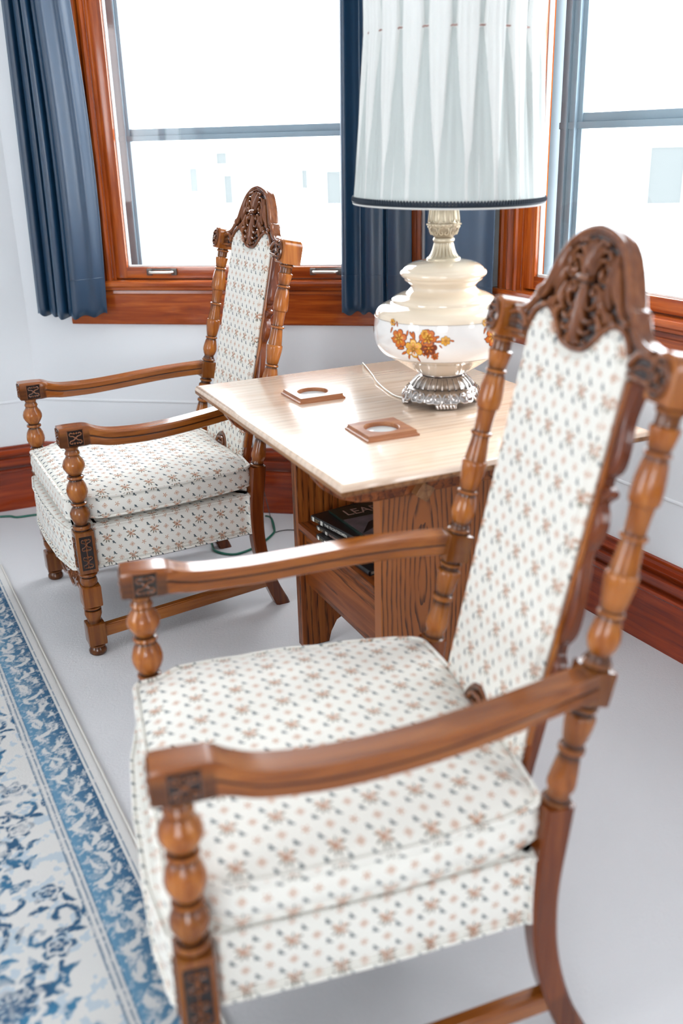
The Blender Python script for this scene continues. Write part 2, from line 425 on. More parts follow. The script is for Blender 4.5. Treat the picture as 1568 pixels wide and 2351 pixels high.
# unseen rear windows, added to let in fill light; simple framed panes
def added_fill_window(name, F, s0, s1, z0, z1):
    bm = BM()
    for lo, hi in (((s0-.08, -.02, z0-.08), (s1+.08, .02, z0)), ((s0-.08, -.02, z1), (s1+.08, .02, z1+.08)), ((s0-.08, -.02, z0), (s0, .02, z1)), ((s1, -.02, z0), (s1+.08, .02, z1))): box(bm, lo, hi, .004)
    o = obj(name, bm, 'red_z'); o.matrix_world = F; struct(o)
    bm = BM(); m_ = (s0+s1)/2
    for k in (s0+(s1-s0)/3, s0+(s1-s0)*2/3): box(bm, (k-.025, .02, z0), (k+.025, .06, z1), .004)
    box(bm, (s0, .03, z0), (s1, .035, z0+.03)); obj('mullion', bm, 'red_z', o)
    bm = BM(); box(bm, (s0, .04, z0), (s1, .044, z1)); obj('pane', bm, 'glass', o, sm=0)
added_fill_window('added_window_3', wf(Rr, Rb), 1.2, 2.0, 1.0, 2.1); added_fill_window('added_window_4', wf(Rb, Lb), 2.0, 3.6, .9, 2.1); added_fill_window('added_window_5', wf(Lb, WLe), 2.2, 3.6, .9, 2.1)

# moulded profile swept along a straight run: profile (out, z) with 'out' into the room
def mould(bm, F, s0, s1, prof, m0=0.0, m1=0.0):
    """m0/m1 mitre slopes: extra length per unit out"""
    sl = stl(bm); ra = []; rb = []
    for q in prof:
        o_, z = q[0], q[1]; st = q[2] if len(q) > 2 else 0
        for lst, s, m in ((ra, s0, -m0), (rb, s1, m1)):
            v = bm.verts.new(F @ Vector((s+m*o_, -o_, z))); v[sl] = st; lst.append(v)
    n = len(prof)
    for i in range(n): bm.faces.new((ra[i], ra[(i+1) % n], rb[(i+1) % n], rb[i]))
    bm.faces.new(ra[::-1]); bm.faces.new(rb)
BBP = [(0, 0), (.022, 0), (.022, .150), (.026, .156), (.026, .164), (.019, .168, .7), (.017, .172, .8), (.020, .186), (.026, .198), (.027, .206), (.018, .211, .8), (.016, .216, .6), (.020, .228), (.018, .240), (.010, .245, .5), (.008, .252), (0, .254)]
def baseboard(name, a, b, m0=0, m1=0):
    L = (b-a).length; bm = BM(); mould(bm, Matrix(), 0, L, BBP, m0, m1); o = obj(name, bm, 'base_x', sm=25)
    o.matrix_world = wf(a, b); struct(o)
ta_ = math.tan(math.radians(34.6/2)); tb_ = math.tan(math.radians(51/2))
baseboard('baseboard_left', WLe, CL, 0, -ta_); baseboard('baseboard_window_left', CL, CAB, -ta_, -tb_); baseboard('baseboard_window_right', CAB, CB, -tb_, 0.0)
baseboard('baseboard_right', CB, Rr); baseboard('baseboard_right_rear', Rr, Rb); baseboard('baseboard_back', Rb, Lb); baseboard('baseboard_left_rear', Lb, WLe)
# thin painted seam rail running round the bay at seat-back height
SP = [(0, .418), (.002, .419), (.003, .423), (.002, .427), (0, .429)]
for n_, a, b, m0, m1 in (('trim_1', WLe, CL, 0, -ta_), ('trim_2', CL, CAB, -ta_, -tb_), ('trim_3', CAB, CB, -tb_, 0)):
    bm = BM(); mould(bm, Matrix(), 0, (b-a).length, SP, m0, m1); o = obj(n_, bm, 'wall', sm=60); o.matrix_world = wf(a, b); struct(o)

# ------------------------------------------------------------------ bay windows
def window(name, F, gl, gr, dz, cl_out, cr_out, apl, apr, storm_w, track):
    """gl/gr glass edges along the wall"""
    zg = .917+dz; root = bpy.data.objects.new(name, None); C.objects.link(root); root.matrix_world = F; struct(root)
    z0 = .872+dz                                                   # stool top
    # casings with flutes
    for side in (-1, 1):
        si = (gl-.056) if side < 0 else (gr+.056); so = cl_out if side < 0 else cr_out
        w = abs(so-si); bm = BM(); sl = stl(bm)
        prof = [(0, 0), (0, .018), (.006, .022), (.014, .022), (.018, .017, .5), (.022, .017, .5), (.026, .024), (.034, .028), (.042, .024), (.046, .017, .5), (.050, .017, .5), (.055, .020)]
        prof = [(q[0]*min(1, w/.075), q[1], q[2] if len(q) > 2 else 0) for q in prof]
        prof += [(w-.02, .021, 0), (w-.014, .026, 0), (w-.004, .026, 0), (w, .018, .3), (w, 0, 0)]
        lo = []; hi = []
        for u, o_, st in prof:
            x = si+side*u
            for lst, z in ((lo, z0), (hi, ZT+.10)):
                v = bm.verts.new((x, -o_, z)); v[sl] = st; lst.append(v)
        for i in range(len(prof)): bm.faces.new((lo[i], lo[(i+1) % len(lo)], hi[(i+1) % len(lo)], hi[i]))
        bm.faces.new(lo[::-1]); bm.faces.new(hi); obj('casing', bm, 'red_z', root, sm=30)
        # jamb return between casing and outside
        bm = BM(); a, b = sorted((si, si-side*.012)); box(bm, (a, .0, z0), (b, .05, ZT), .001); 
        obj('jamb', bm, 'red_z', root)
        bm = BM(); a, b = sorted((si+side*.004, si-side*.012)); box(bm, (a, .06, z0-.01), (b, TH, ZT)); obj('outer_jamb', bm, 'steel_dark', root)
    bm = BM(); box(bm, (cl_out, -.024, ZT), (cr_out, 0, ZT+.12), .004); obj('head_casing', bm, 'red_x', root)
    # wooden sash
    bm = BM(); L0, L1 = gl-.052, gr+.052
    box(bm, (L0, .004, .878+dz), (gl, .040, ZT), .003); box(bm, (gr, .004, .878+dz), (L1, .040, ZT), .003)
    obj('sash_stile', bm, 'red_z', root)
    bm = BM(); box(bm, (gl-.002, .004, .878+dz), (gr+.002, .040, zg), .003); box(bm, (gl, .004, ZT-.06), (gr, .04, ZT), .003); obj('sash_rail', bm, 'red_x', root)
    bm = BM(); 
    box(bm, (gl, .016, zg), (gr, .030, zg+.005)); box(bm, (gl, .016, zg), (gl+.005, .030, ZT)); box(bm, (gr-.005, .016, zg), (gr, .030, ZT)); obj('glazing_bead', bm, 'bead', root)
    bm = BM(); box(bm, (gl, .022, zg), (gr, .025, ZT-.06)); obj('pane', bm, 'glass', root, sm=0)
    # sill board (stool) and apron
    bm = BM(); P = [(0+TH*0, .850), (.034, .850), (.041, .856), (.042, .864), (.038, .871), (.030, .873), (-.05, .874), (-.05, .850)]
    mould(bm, Matrix(), cl_out-.015, cr_out+.012, [(a, z+dz) for a, z in P]); obj('stool', bm, 'red_x', root, sm=35)
    bm = BM(); P = [(0, .716), (.016, .716), (.020, .721), (.020, .822), (.026, .828), (.024, .838, .6), (.030, .842), (.030, .850), (0, .850)]
    mould(bm, Matrix(), apl, apr, [(q[0], q[1]+dz)+tuple(q[2:]) for q in P]); obj('apron', bm, 'red_x', root, sm=30)
    # aluminium storm window
    bm = BM(); d0, d1 = .088, .112
    a = gl+.012-.03; 
    box(bm, (a, d0, .895+dz), (a+storm_w, d1, ZT), .002); box(bm, (gr-.012+.03-storm_w, d0, .895+dz), (gr+.018, d1, ZT), .002)
    if track:
        box(bm, (a+storm_w*.30, d0-.010, .9+dz), (a+storm_w*.42, d0, ZT), .001); box(bm, (a+storm_w*.74, d0-.012, .9+dz), (a+storm_w*.82, d0, ZT), .001)
    else: box(bm, (a+storm_w*.55, d0-.008, .9+dz), (a+storm_w*.72, d0, ZT), .001)
    zr = 1.337; box(bm, (a, d0-.004, zr), (gr, d1-.004, zr+.018), .002); box(bm, (a, d0+.004, zr+.018), (gr, d1, zr+.041), .002)
    box(bm, (a, d0, .880+dz), (gr, d1, .905+dz), .002); obj('storm_frame', bm, 'steel', root)
    bm = BM(); box(bm, (gl-.056, .05, .860+dz), (gr+.056, .088, .885+dz), .002); obj('outer_sill', bm, 'steel_dark', root)
    return root
w1 = window('window_1', FA, -.516, .345, 0, -.700, .548, -.742, .572, .043, False)
w2 = window('window_2', FB, -.506, .470, .020, -.645, .62, -.70, .72, .090, True)
# sash lifts on the left window
def lift(root, s):
    bm = BM()
    for k in (-1, 1): box(bm, (s+k*.046-.010, -.004, .889), (s+k*.046+.010, .006, .912), .002)
    box(bm, (s-.05, .0, .905), (s+.05, .005, .912), .001); o = obj('sash_lift', bm, 'handle_dark', root)
    bm = BM(); tube(bm, spl([(s-.044, -.004, .900), (s-.040, -.016, .900), (s-.03, -.019, .900), (s+.03, -.019, .900), (s+.040, -.016, .900), (s+.044, -.004, .900)], 5), .0052, 10); obj('lift_bar', bm, 'handle', o)
lift(w1, -.385); lift(w1, .213)
# corner strip between the two walls of the bay
bm = BM(); box(bm, (-.006, -.020, 0.26), (.010, -.001, HC), .002); o = obj('trim_4', bm, 'wall'); o.matrix_world = frame(CAB, math.radians(-36.5)); struct(o)

# ------------------------------------------------------------------ curtains
def curtain(name, label, F, top, bot, folds, depth, zt, zb, hem, seed, bulge=None, ramp=0.0):
    """top=(s0,s1) bot=(s0,s1); folds = list of fold x-fractions with depths"""
    random.seed(seed); nx, nz = 150, 60; bm = BM(); g = []
    ph = [random.uniform(-.4, .4) for _ in range(9)]
    for j in range(nz+1):
        t = j/nz; z = zt+(zb-zt)*t; row = []
        s0 = top[0]+(bot[0]-top[0])*t; s1 = top[1]+(bot[1]-top[1])*t
        if bulge: s1 += bulge*math.sin(PI*min(1, max(0, (t-.35)/.65)))
        for i in range(nx+1):
            u = i/nx; d = 0
            for k, (c, w, a) in enumerate(folds):
                x = (u-c-(.012*ph[k % 9]*t))/w; d += a*math.exp(-x*x)
            if ramp: d += ramp*min(1, max(0, (1-u)/.34))*min(1, u/.5)**2
            wv = .006*math.sin(u*19+ph[0]*8+t*1.2)*(.4+t*.6)
            zz = z
            if j > nz-3: zz += .006*math.sin(u*34+ph[1]*5)
            y = -.060-d*depth-wv
            row.append(bm.verts.new((s0+(s1-s0)*u, y, zz)))
        g.append(row)
    for j in range(nz):
        for i in range(nx): bm.faces.new((g[j][i], g[j][i+1], g[j+1][i+1], g[j+1][i]))
    o = obj(name, bm, 'curtain', sm=180); m = o.modifiers.new('cloth_thickness', 'SOLIDIFY'); m.thickness = .0022; m.offset = 0
    o.matrix_world = F; tag(o, label, 'curtain', None)
    # hem stitch line
    bm = BM(); jh = nz-5; tube(bm, [v for v in [(g_[0], g_[1], g_[2]) for g_ in HEM(o.data, nx, jh)]], .0009, 5); obj('hem', bm, 'curtain', o)
    return o
def HEM(me, nx, j): return [tuple(Vector(me.vertices[j*(nx+1)+i].co)+Vector((0, -.0015, 0))) for i in range(nx+1)]
curtain('curtain', 'navy blue curtain hanging left of the left window, over the sill end', FA, (-.818, -.596), (-.850, -.584),
        [(.08, .07, .5), (.17, .018, -.9), (.28, .06, .4), (.345, .016, -1.0), (.46, .07, .35), (.555, .018, -1.2), (.72, .07, .5), (.90, .05, .35)], .034, 2.32, .760, .03, 3, bulge=.016, ramp=2.3)
curtain('curtain', 'navy curtain between the bay windows, at the right side of the left window', FA, (.306, .515), (.282, .520),
        [(.06, .08, .9), (.26, .05, -.5), (.45, .10, .6), (.62, .02, -1.0), (.80, .12, .8)], .030, 2.32, .768, .03, 5)
curtain('curtain', 'blue curtain behind the lamp neck, at the left side of the right window', FB, (-.985, -.604), (-.985, -.614),
        [(.10, .06, .5), (.20, .02, -.7), (.34, .07, .4), (.47, .02, -1.1), (.72, .16, .6)], .032, 2.32, .768, .03, 9, ramp=2.2)

# ------------------------------------------------------------------ outdoors
bm = BM(); box(bm, (-60, 3.2+1.5, -3.3), (60, 70, -3.1)); o = obj('ground', bm, 'snow', sm=0); o['kind'] = 'structure'
def house(name, label, loc, rz, W, H, D, wins):
    r = thing(name, label, 'house', loc, rz); bm = BM(); box(bm, (-W/2, 0, 0), (W/2, D, H)); 
    for k in range(int(H/.35)): box(bm, (-W/2-.0, -.02, k*.35), (W/2, 0, k*.35+.32))
    obj('siding', bm, 'hwhite', r, sm=0)
    for x, z, w, h in wins:
        bm = BM(); box(bm, (x-w/2, -.07, z-h/2), (x+w/2, -.04, z+h/2)); o = obj('pane', bm, 'hdark', r, sm=0)
        bm = BM(); 
        for lo, hi in (((x-w/2-.08, -.09, z-h/2-.08), (x+w/2+.08, -.03, z-h/2)), ((x-w/2-.08, -.09, z+h/2), (x+w/2+.08, -.03, z+h/2+.08)), ((x-w/2-.08, -.09, z-h/2), (x-w/2, -.03, z+h/2)), ((x+w/2, -.09, z-h/2), (x+w/2+.08, -.03, z+h/2))): box(bm, lo, hi)
        obj('window_frame', bm, 'bead', r, sm=0)
    return r
hA = FA @ Vector((0, 12, 0))
house('house', 'bleached white house faintly seen through the left window', (hA.x, hA.y, -3.1), YA, 16, 4.9, 6,
      [(-4.27, 3.87, .16, .38), (-3.80, 4.15, .2, .25), (-3.72, 3.75, .16, .5), (-2.50, 3.85, .12, .3), (-2.05, 3.72, .25, .5), (.5, 3.8, .5, .8), (2.8, 3.8, .5, .8)])

# ------------------------------------------------------------------ chair
WF, WB, WTT = .2865, .2503, .2479
PB = Vector((0, -.5236, .4491)); PT = Vector((0, -.6478, 1.0127)); LEAN = math.atan2(-(PT.y-PB.y), PT.z-PB.z); PL = (PT-PB).length
BN = Vector((0, math.cos(LEAN), math.sin(LEAN))); BU = Vector((0, -math.sin(LEAN), math.cos(LEAN)))
def BK(x, v, h=0.0): return PB+Vector((x, 0, 0))+BU*v+BN*h          # back-plane coordinates
MB_ = Matrix(((1, 0, 0, PB.x), (0, BN.y, BU.y, PB.y), (0, BN.z, BU.z, PB.z), (0, 0, 0, 1)))   # x, forward, up along the lean

def sqblock(bm, z0, z1, hx, hy, mtx=None, stain=.35, bev=.004):
    return box(bm, (-hx, -hy, z0), (hx, hy, z1), bev, 2, mtx, stain)

CREST = [(0, .777), (.03, .773), (.057, .764), (.083, .747), (.102, .724), (.116, .702), (.126, .682)]
CREST2 = [(.127, .680), (.142, .674), (.146, .664), (.158, .650), (.178, .640), (.205, .636)]
TOPF = [(.150, .600), (.147, .618), (.134, .634), (.115, .643), (.095, .643), (.075, .634), (.058, .620), (.044, .607), (.026, .599), (0, .596)]   # upholstery top, right half
SCAL = [(.205, .585), (.196, .560), (.192, .53), (.199, .500), (.198, .470), (.184, .456), (.172, .449), (.180, .442), (.198, .437), (.199, .430), (.188, .422), (.181, .414), (.190, .404), (.197, .385), (.192, .362), (.180, .347), (.178, .335), (.188, .300), (.196, .255), (.195, .220), (.182, .200), (.172, .190), (.180, .180), (.194, .165), (.192, .130), (.176, .10), (.158, .07), (.156, .045), (.170, .01), (.178, -.03), (.178, -.06)]

def mirror(half):   # half with x>=0 listed from the centre top outwards/down
    return half + [(-x, y) for x, y in half[::-1] if x > 1e-6]

def carving(bm, base=.0155):
    def rd(pts, r, n=6, h=0.0):
        if len(pts) <= 2 and not callable(r):
            c = np.mean([q[:2] for q in pts], axis=0)
            for sx in (-1, 1): bmesh.ops.create_icosphere(bm, subdivisions=2, radius=r*.95, matrix=Matrix.Translation(BK(sx*c[0], c[1], base+.002)))
            return
        pts = [tuple(p) for p in spl(pts, n)]; N = len(pts); R = []
        for i in range(N):
            t = i/(N-1); 
            if callable(r): R.append(r(t))
            else: R.append(r)
        R = [q*.80 for q in R]
        for sx in (-1, 1):
            P = [BK(sx*p[0], p[1], base+h+(p[2] if len(p) > 2 else 0)) for p in pts]
            tube(bm, P, R, 8, flat=1.6, up=tuple(BN))
            if all(abs(p[0]) < 1e-6 for p in pts): break
    leaf = lambda a, b=.0012: (lambda t: b+a*math.sin(PI*min(1, .12+t*.88))**.8)
    grow = lambda a, b: (lambda t: a+(b-a)*t)
    # top fan
    rd([(0, .712), (0, .735), (0, .757)], leaf(.0045)); rd([(.004, .713), (.008, .735), (.014, .754)], leaf(.0042)); rd([(.007, .714), (.017, .735), (.028, .747)], leaf(.0042))
    # large scrolls
    rd([(.006, .703), (.012, .722), (.026, .738), (.044, .740), (.056, .728), (.057, .712), (.048, .700), (.038, .702), (.036, .712), (.042, .718)], grow(.0038, .0030))
    rd([(.012, .700), (.018, .716), (.030, .727), (.043, .727), (.049, .718)], leaf(.0032)); rd([(.040, .705), (.041, .711)], .0048)
    # outer trailing leaves
    rd([(.068, .738), (.074, .715), (.080, .695), (.090, .676)], leaf(.0055)); rd([(.078, .722), (.088, .70), (.097, .684), (.107, .668)], leaf(.005)); rd([(.062, .712), (.066, .695), (.072, .680), (.078, .668)], leaf(.005))
    rd([(.094, .690), (.105, .672), (.118, .660), (.130, .655)], leaf(.004)); rd([(.128, .657), (.131, .654)], .0062)
    # clasp
    P = [BK(x, .7005, base+.004) for x in (-.016, -.008, .008, .016)]; tube(bm, P, [.005, .0062, .0062, .005], 10, flat=1.1, up=tuple(BN))
    P = [BK(x, .690, base+.002) for x in (-.010, .010)]; tube(bm, P, .0035, 8, up=tuple(BN))
    # lower scrolls
    rd([(.006, .690), (.010, .672), (.020, .660), (.034, .662), (.042, .674), (.040, .688), (.030, .693), (.024, .686), (.028, .678)], grow(.0034, .0034)); rd([(.028, .683), (.030, .680)], .0048)
    rd([(.052, .690), (.058, .674), (.056, .660), (.048, .655)], leaf(.0045)); rd([(.050, .672), (.064, .668), (.076, .656), (.078, .646)], leaf(.005)); rd([(.084, .662), (.092, .652), (.104, .650)], leaf(.0042))
    rd([(.046, .653), (.060, .650), (.066, .640), (.062, .632)], leaf(.0048)); rd([(.100, .648), (.108, .650)], .0055)
    # hanging acanthus
    rd([(0, .690), (0, .660), (0, .635), (0, .612)], leaf(.005)); rd([(.004, .686), (.008, .660), (.020, .644), (.036, .642), (.044, .648)], leaf(.0046)); rd([(.003, .660), (.008, .640), (.018, .628), (.032, .626), (.040, .632)], leaf(.0046))
    rd([(.002, .640), (.006, .624), (.014, .614), (.024, .612)], leaf(.0042)); rd([(0, .632), (.008, .612), (.010, .606)], leaf(.004)); rd([(.030, .645), (.036, .640)], .0045); rd([(.036, .616), (.040, .613)], .0042)
    for (x, z) in ((.022, .752), (.035, .750)): rd([(x, z), (x+.002, z+.001)], .0042)

def rosette(bm, cx, cz, hw, hh, F, d=.004):
    """low relief of scrolls on a small square panel; F maps (x, z, out) to space"""
    for sx in (-1, 1):
        for sz in (-1, 1):
            P = [F(cx+sx*hw*a, cz+sz*hh*b, d) for a, b in ((.08, .05), (.35, .30), (.70, .35), (.85, .60), (.60, .80), (.40, .65))]
            tube(bm, [tuple(q) for q in spl(P, 4)], min(hw, hh)*.10, 6, stain=.15)
            tube(bm, [F(cx+sx*hw*a, cz+sz*hh*b, d) for a, b in ((.12, .62), (.25, .85))], min(hw, hh)*.13, 6, stain=.1)
    tube(bm, [F(cx-hw*.15, cz, d), F(cx+hw*.15, cz, d)], min(hw, hh)*.2, 8, stain=.1)

def T2P(sx):
    return MB_ @ Matrix.Translation((sx*(WB+WTT)/2, 0, 0))

def make_chair(label, loc, rz):
    ch = thing('carved_armchair', label, 'chair', loc, rz, 'carved throne armchairs')
    # ---- front legs
    for sx in (-1, 1):
        T = Matrix.Translation((sx*WF, 0, 0)); bm = BM(); X = .55
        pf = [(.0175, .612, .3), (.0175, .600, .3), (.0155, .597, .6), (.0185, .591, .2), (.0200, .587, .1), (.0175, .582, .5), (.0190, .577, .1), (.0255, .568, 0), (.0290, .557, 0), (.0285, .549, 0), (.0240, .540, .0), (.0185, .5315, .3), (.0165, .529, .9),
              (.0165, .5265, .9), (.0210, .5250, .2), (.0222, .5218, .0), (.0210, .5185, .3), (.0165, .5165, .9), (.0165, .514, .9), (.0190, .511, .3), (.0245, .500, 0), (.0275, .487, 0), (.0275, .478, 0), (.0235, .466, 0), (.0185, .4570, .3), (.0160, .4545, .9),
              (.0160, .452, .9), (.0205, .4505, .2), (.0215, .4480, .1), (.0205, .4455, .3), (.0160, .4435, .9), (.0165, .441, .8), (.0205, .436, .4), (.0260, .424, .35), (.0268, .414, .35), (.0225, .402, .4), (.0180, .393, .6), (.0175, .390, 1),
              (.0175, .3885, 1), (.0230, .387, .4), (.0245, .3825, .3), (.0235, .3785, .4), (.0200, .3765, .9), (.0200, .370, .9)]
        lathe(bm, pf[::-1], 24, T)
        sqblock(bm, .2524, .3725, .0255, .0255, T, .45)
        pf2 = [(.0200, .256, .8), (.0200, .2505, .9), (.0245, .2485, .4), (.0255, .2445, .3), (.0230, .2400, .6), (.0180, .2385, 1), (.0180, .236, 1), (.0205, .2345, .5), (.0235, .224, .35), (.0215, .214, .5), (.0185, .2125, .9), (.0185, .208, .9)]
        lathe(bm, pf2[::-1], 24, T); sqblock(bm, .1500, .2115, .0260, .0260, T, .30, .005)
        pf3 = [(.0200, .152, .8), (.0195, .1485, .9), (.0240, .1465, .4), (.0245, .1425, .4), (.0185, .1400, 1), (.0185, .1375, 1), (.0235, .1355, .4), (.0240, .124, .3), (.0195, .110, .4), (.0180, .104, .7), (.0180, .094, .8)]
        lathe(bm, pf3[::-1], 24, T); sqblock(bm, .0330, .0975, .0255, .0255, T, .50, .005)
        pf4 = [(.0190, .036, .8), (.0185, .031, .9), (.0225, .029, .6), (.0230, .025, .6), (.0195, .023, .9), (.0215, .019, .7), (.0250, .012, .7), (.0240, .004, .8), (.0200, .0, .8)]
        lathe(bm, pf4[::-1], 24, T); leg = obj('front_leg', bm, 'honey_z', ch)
        bm = BM()                                                   # carved panels on the outward faces
        for F, nrm in ((lambda x, z, o: Vector((sx*WF+sx*(.0255+o*.5), x, z)), 0), (lambda x, z, o: Vector((sx*WF+x, .0255+o*.5, z)), 1)):
            sl = stl(bm); vs = []
            for x, z in ((-.017, .264), (.017, .264), (.017, .361), (-.017, .361)):
                v = bm.verts.new(F(x, z, .0012)); v[sl] = 1.0; vs.append(v)
            bm.faces.new(vs)
            rosette(bm, 0, .337, .014, .020, F, .0024); rosette(bm, 0, .287, .014, .020, F, .0024); tube(bm, [F(0, .27, .0024), F(0, .355, .0024)], .0018, 6, stain=.3)
        obj('carved_panel', bm, 'carve', leg)
    # ---- rear legs (sabre, continuous with the stump below the turned post)
    for sx in (-1, 1):
        bm = BM(); sl = stl(bm)
        path = [(-.523, .452), (-.517, .40), (-.510, .33), (-.509, .27), (-.514, .20), (-.528, .13), (-.549, .065), (-.578, .0)]
        hw = [.0215, .0215, .021, .020, .0195, .019, .019, .0195]; hd = [.0215, .0215, .0205, .0195, .019, .019, .019, .021]
        P = spl([(*p, a, b) for p, a, b in zip(path, hw, hd)], 5); rings = []
        for i, (y, z, a, b) in enumerate(P):
            j0, j1 = max(0, i-1), min(len(P)-1, i+1); d = Vector((0, P[j1][0]-P[j0][0], P[j1][1]-P[j0][1])).normalized(); n = Vector((0, d.z, -d.y))
            if i == len(P)-1 or i == 0: n = Vector((0, -1, 0))
            r = []
            for u, w in ((-.8, -1), (.8, -1), (1, -.8), (1, .8), (.8, 1), (-.8, 1), (-1, .8), (-1, -.8)):
                q = Vector((sx*WB+u*a, y, z))+n*(w*b); 
                if i == len(P)-1: q.z = 0
                v = bm.verts.new(q); v[sl] = .25 if z > .1 else .5; r.append(v)
            rings.append(r)
        for a, b in zip(rings, rings[1:]):
            for k in range(8): bm.faces.new((a[k], a[(k+1) % 8], b[(k+1) % 8], b[k]))
        bm.faces.new(rings[0]); bm.faces.new(rings[-1][::-1]); obj('rear_leg', bm, 'red_leg', ch, sm=30)
        # ---- turned back post
        bm = BM(); T = T2P(sx); L = PL
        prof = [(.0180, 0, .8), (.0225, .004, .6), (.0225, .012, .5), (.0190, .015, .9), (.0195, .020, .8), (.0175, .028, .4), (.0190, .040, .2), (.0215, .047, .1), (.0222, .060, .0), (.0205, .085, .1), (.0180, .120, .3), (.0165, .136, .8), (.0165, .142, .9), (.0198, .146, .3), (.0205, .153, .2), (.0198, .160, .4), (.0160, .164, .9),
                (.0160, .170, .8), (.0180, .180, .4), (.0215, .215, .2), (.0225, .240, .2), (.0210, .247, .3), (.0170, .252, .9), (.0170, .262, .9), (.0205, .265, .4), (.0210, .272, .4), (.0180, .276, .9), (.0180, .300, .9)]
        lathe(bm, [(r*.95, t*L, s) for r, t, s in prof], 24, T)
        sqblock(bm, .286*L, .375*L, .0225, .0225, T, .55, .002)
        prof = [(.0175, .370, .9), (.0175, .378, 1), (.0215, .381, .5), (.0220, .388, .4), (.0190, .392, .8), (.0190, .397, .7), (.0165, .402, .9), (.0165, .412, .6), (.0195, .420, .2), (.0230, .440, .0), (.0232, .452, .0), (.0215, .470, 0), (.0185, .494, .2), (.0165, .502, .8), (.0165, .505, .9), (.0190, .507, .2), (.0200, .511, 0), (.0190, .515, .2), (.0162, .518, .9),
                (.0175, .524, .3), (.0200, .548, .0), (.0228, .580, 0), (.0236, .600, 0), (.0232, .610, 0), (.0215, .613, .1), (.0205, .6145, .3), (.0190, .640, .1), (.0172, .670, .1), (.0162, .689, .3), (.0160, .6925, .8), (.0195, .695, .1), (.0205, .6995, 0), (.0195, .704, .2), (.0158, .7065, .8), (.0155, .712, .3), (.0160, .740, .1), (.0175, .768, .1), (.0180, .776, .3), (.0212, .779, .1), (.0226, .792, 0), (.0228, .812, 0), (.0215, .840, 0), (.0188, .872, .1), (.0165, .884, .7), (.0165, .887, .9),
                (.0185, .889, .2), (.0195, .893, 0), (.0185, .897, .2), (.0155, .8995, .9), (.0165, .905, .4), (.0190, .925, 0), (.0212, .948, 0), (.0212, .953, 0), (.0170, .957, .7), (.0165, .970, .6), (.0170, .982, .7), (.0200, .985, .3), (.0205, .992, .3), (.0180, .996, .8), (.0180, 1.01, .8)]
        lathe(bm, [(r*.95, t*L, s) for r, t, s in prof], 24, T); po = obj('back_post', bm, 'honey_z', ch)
        # top block with rounded top and carved front
        bm = BM(); hw_ = .0255; pts = [(-.026, .577), (.026, .577), (.026, .622)] + [(.026*math.cos(a), .624+.018*math.sin(a)) for a in np.linspace(.35, PI-.35, 7)] + [(-.026, .622)]
        cx = sx*(WTT+.001)
        plate(bm, ccw(pts), [(.003, -.030), (0, -.027), (0, .024), (.003, .028)], lambda x, y, h: BK(cx+x*.98, y, h), .10); fin = obj('post_block', bm, 'honey_z', po, sm=35)
        bm = BM(); F = lambda x, z, o: BK(cx+x, z, .028+o)
        plate(bm, ccw([(.021*math.cos(a), .608+.027*math.sin(a)) for a in np.linspace(0, 2*PI, 25)[:-1]]), [(0, .026), (0, .031), (.003, .0335), (.006, .031, .9)], lambda x, y, h: BK(cx+x, y, h), .3)
        rosette(bm, 0, .608, .016, .021, F, .005); obj('carved_face', bm, 'carve', po, sm=35)
    # ---- crest
    half = [tuple(p) for p in spl(CREST, 4)] + [tuple(p) for p in spl(CREST2, 4)] + [(.226, .634), (.226, .590), (.205, .586), (.160, .588)]
    tf = [tuple(p) for p in spl(TOPF, 4)]
    top = half + tf
    poly = top + [(-x, y) for x, y in top[::-1] if x > 1e-6]
    bm = BM(); plate(bm, ccw(poly), [(.003, -.012, .2), (0, -.009, .1), (0, .007, .1), (.0022, .0105, .2), (.006, .012, .95)], lambda x, y, h: BK(x, y, h), .12); cr_ = obj('crest_rail', bm, 'carve', ch, sm=35)
    bm = BM()                                                       # sunk ground and rims
    rim = [tuple(p) for p in spl(CREST+CREST2[1:], 4)]; rimp = [(-x, y) for x, y in rim[::-1]][:-1]+rim
    rin = inset(rimp[::-1], .0065)[1:-1]; rin2 = inset(rimp[::-1], .0145)[3:-3]
    tube(bm, [BK(x, y, .012) for x, y in rin], .0058, 8); tube(bm, [BK(x, y, .0125) for x, y in rin2], .0028, 6, stain=.3)
    tt = [(-x, y) for x, y in tf]+[(x, y) for x, y in tf[::-1]][1:]
    tti = [BK(x, y+.0045, .0125) for x, y in tt][3:-3]; tube(bm, tti, .0048, 8)
    carving(bm)
    for sx in (-1, 1):
        tube(bm, [BK(sx*a, b, .012) for a, b in ((.158, .596), (.222, .592))], .0052, 8, flat=.7)
        tube(bm, [BK(*q[:2], q[2]) for q in [tuple(p) for p in spl([(sx*.155, .606, .012), (sx*.168, .622, .013), (sx*.19, .626, .012), (sx*.220, .620, .010)], 4)]], .0055, 8)
        tube(bm, [BK(*q[:2], q[2]) for q in [tuple(p) for p in spl([(sx*.160, .600, .010), (sx*.176, .609, .011), (sx*.20, .609, .010), (sx*.222, .606, .008)], 4)]], .0040, 8, stain=.4)
    obj('carving', bm, 'carve', cr_, sm=60)
    # ---- back frame with scalloped edges, split board with arch at the foot
    sc = [(max(.1515, .168+(p[0]-.197)*.85), p[1]) for p in spl(SCAL, 3)]
    inn = [(.138, -.06), (.0, -.06)]
    edge = [(0, .59)]+[(.165, .590)]+sc+[tuple(p) for p in inn]
    poly = edge+[(-x, y) for x, y in edge[::-1] if x > 1e-6]
    bm = BM(); plate(bm, ccw(poly), [(.002, -.019), (0, -.017), (0, -.004), (.0025, -.001), (.006, .001)], lambda x, y, h: BK(x, y, h), .06); fr = obj('back_frame', bm, 'frame', ch, sm=35)
    bm = BM()
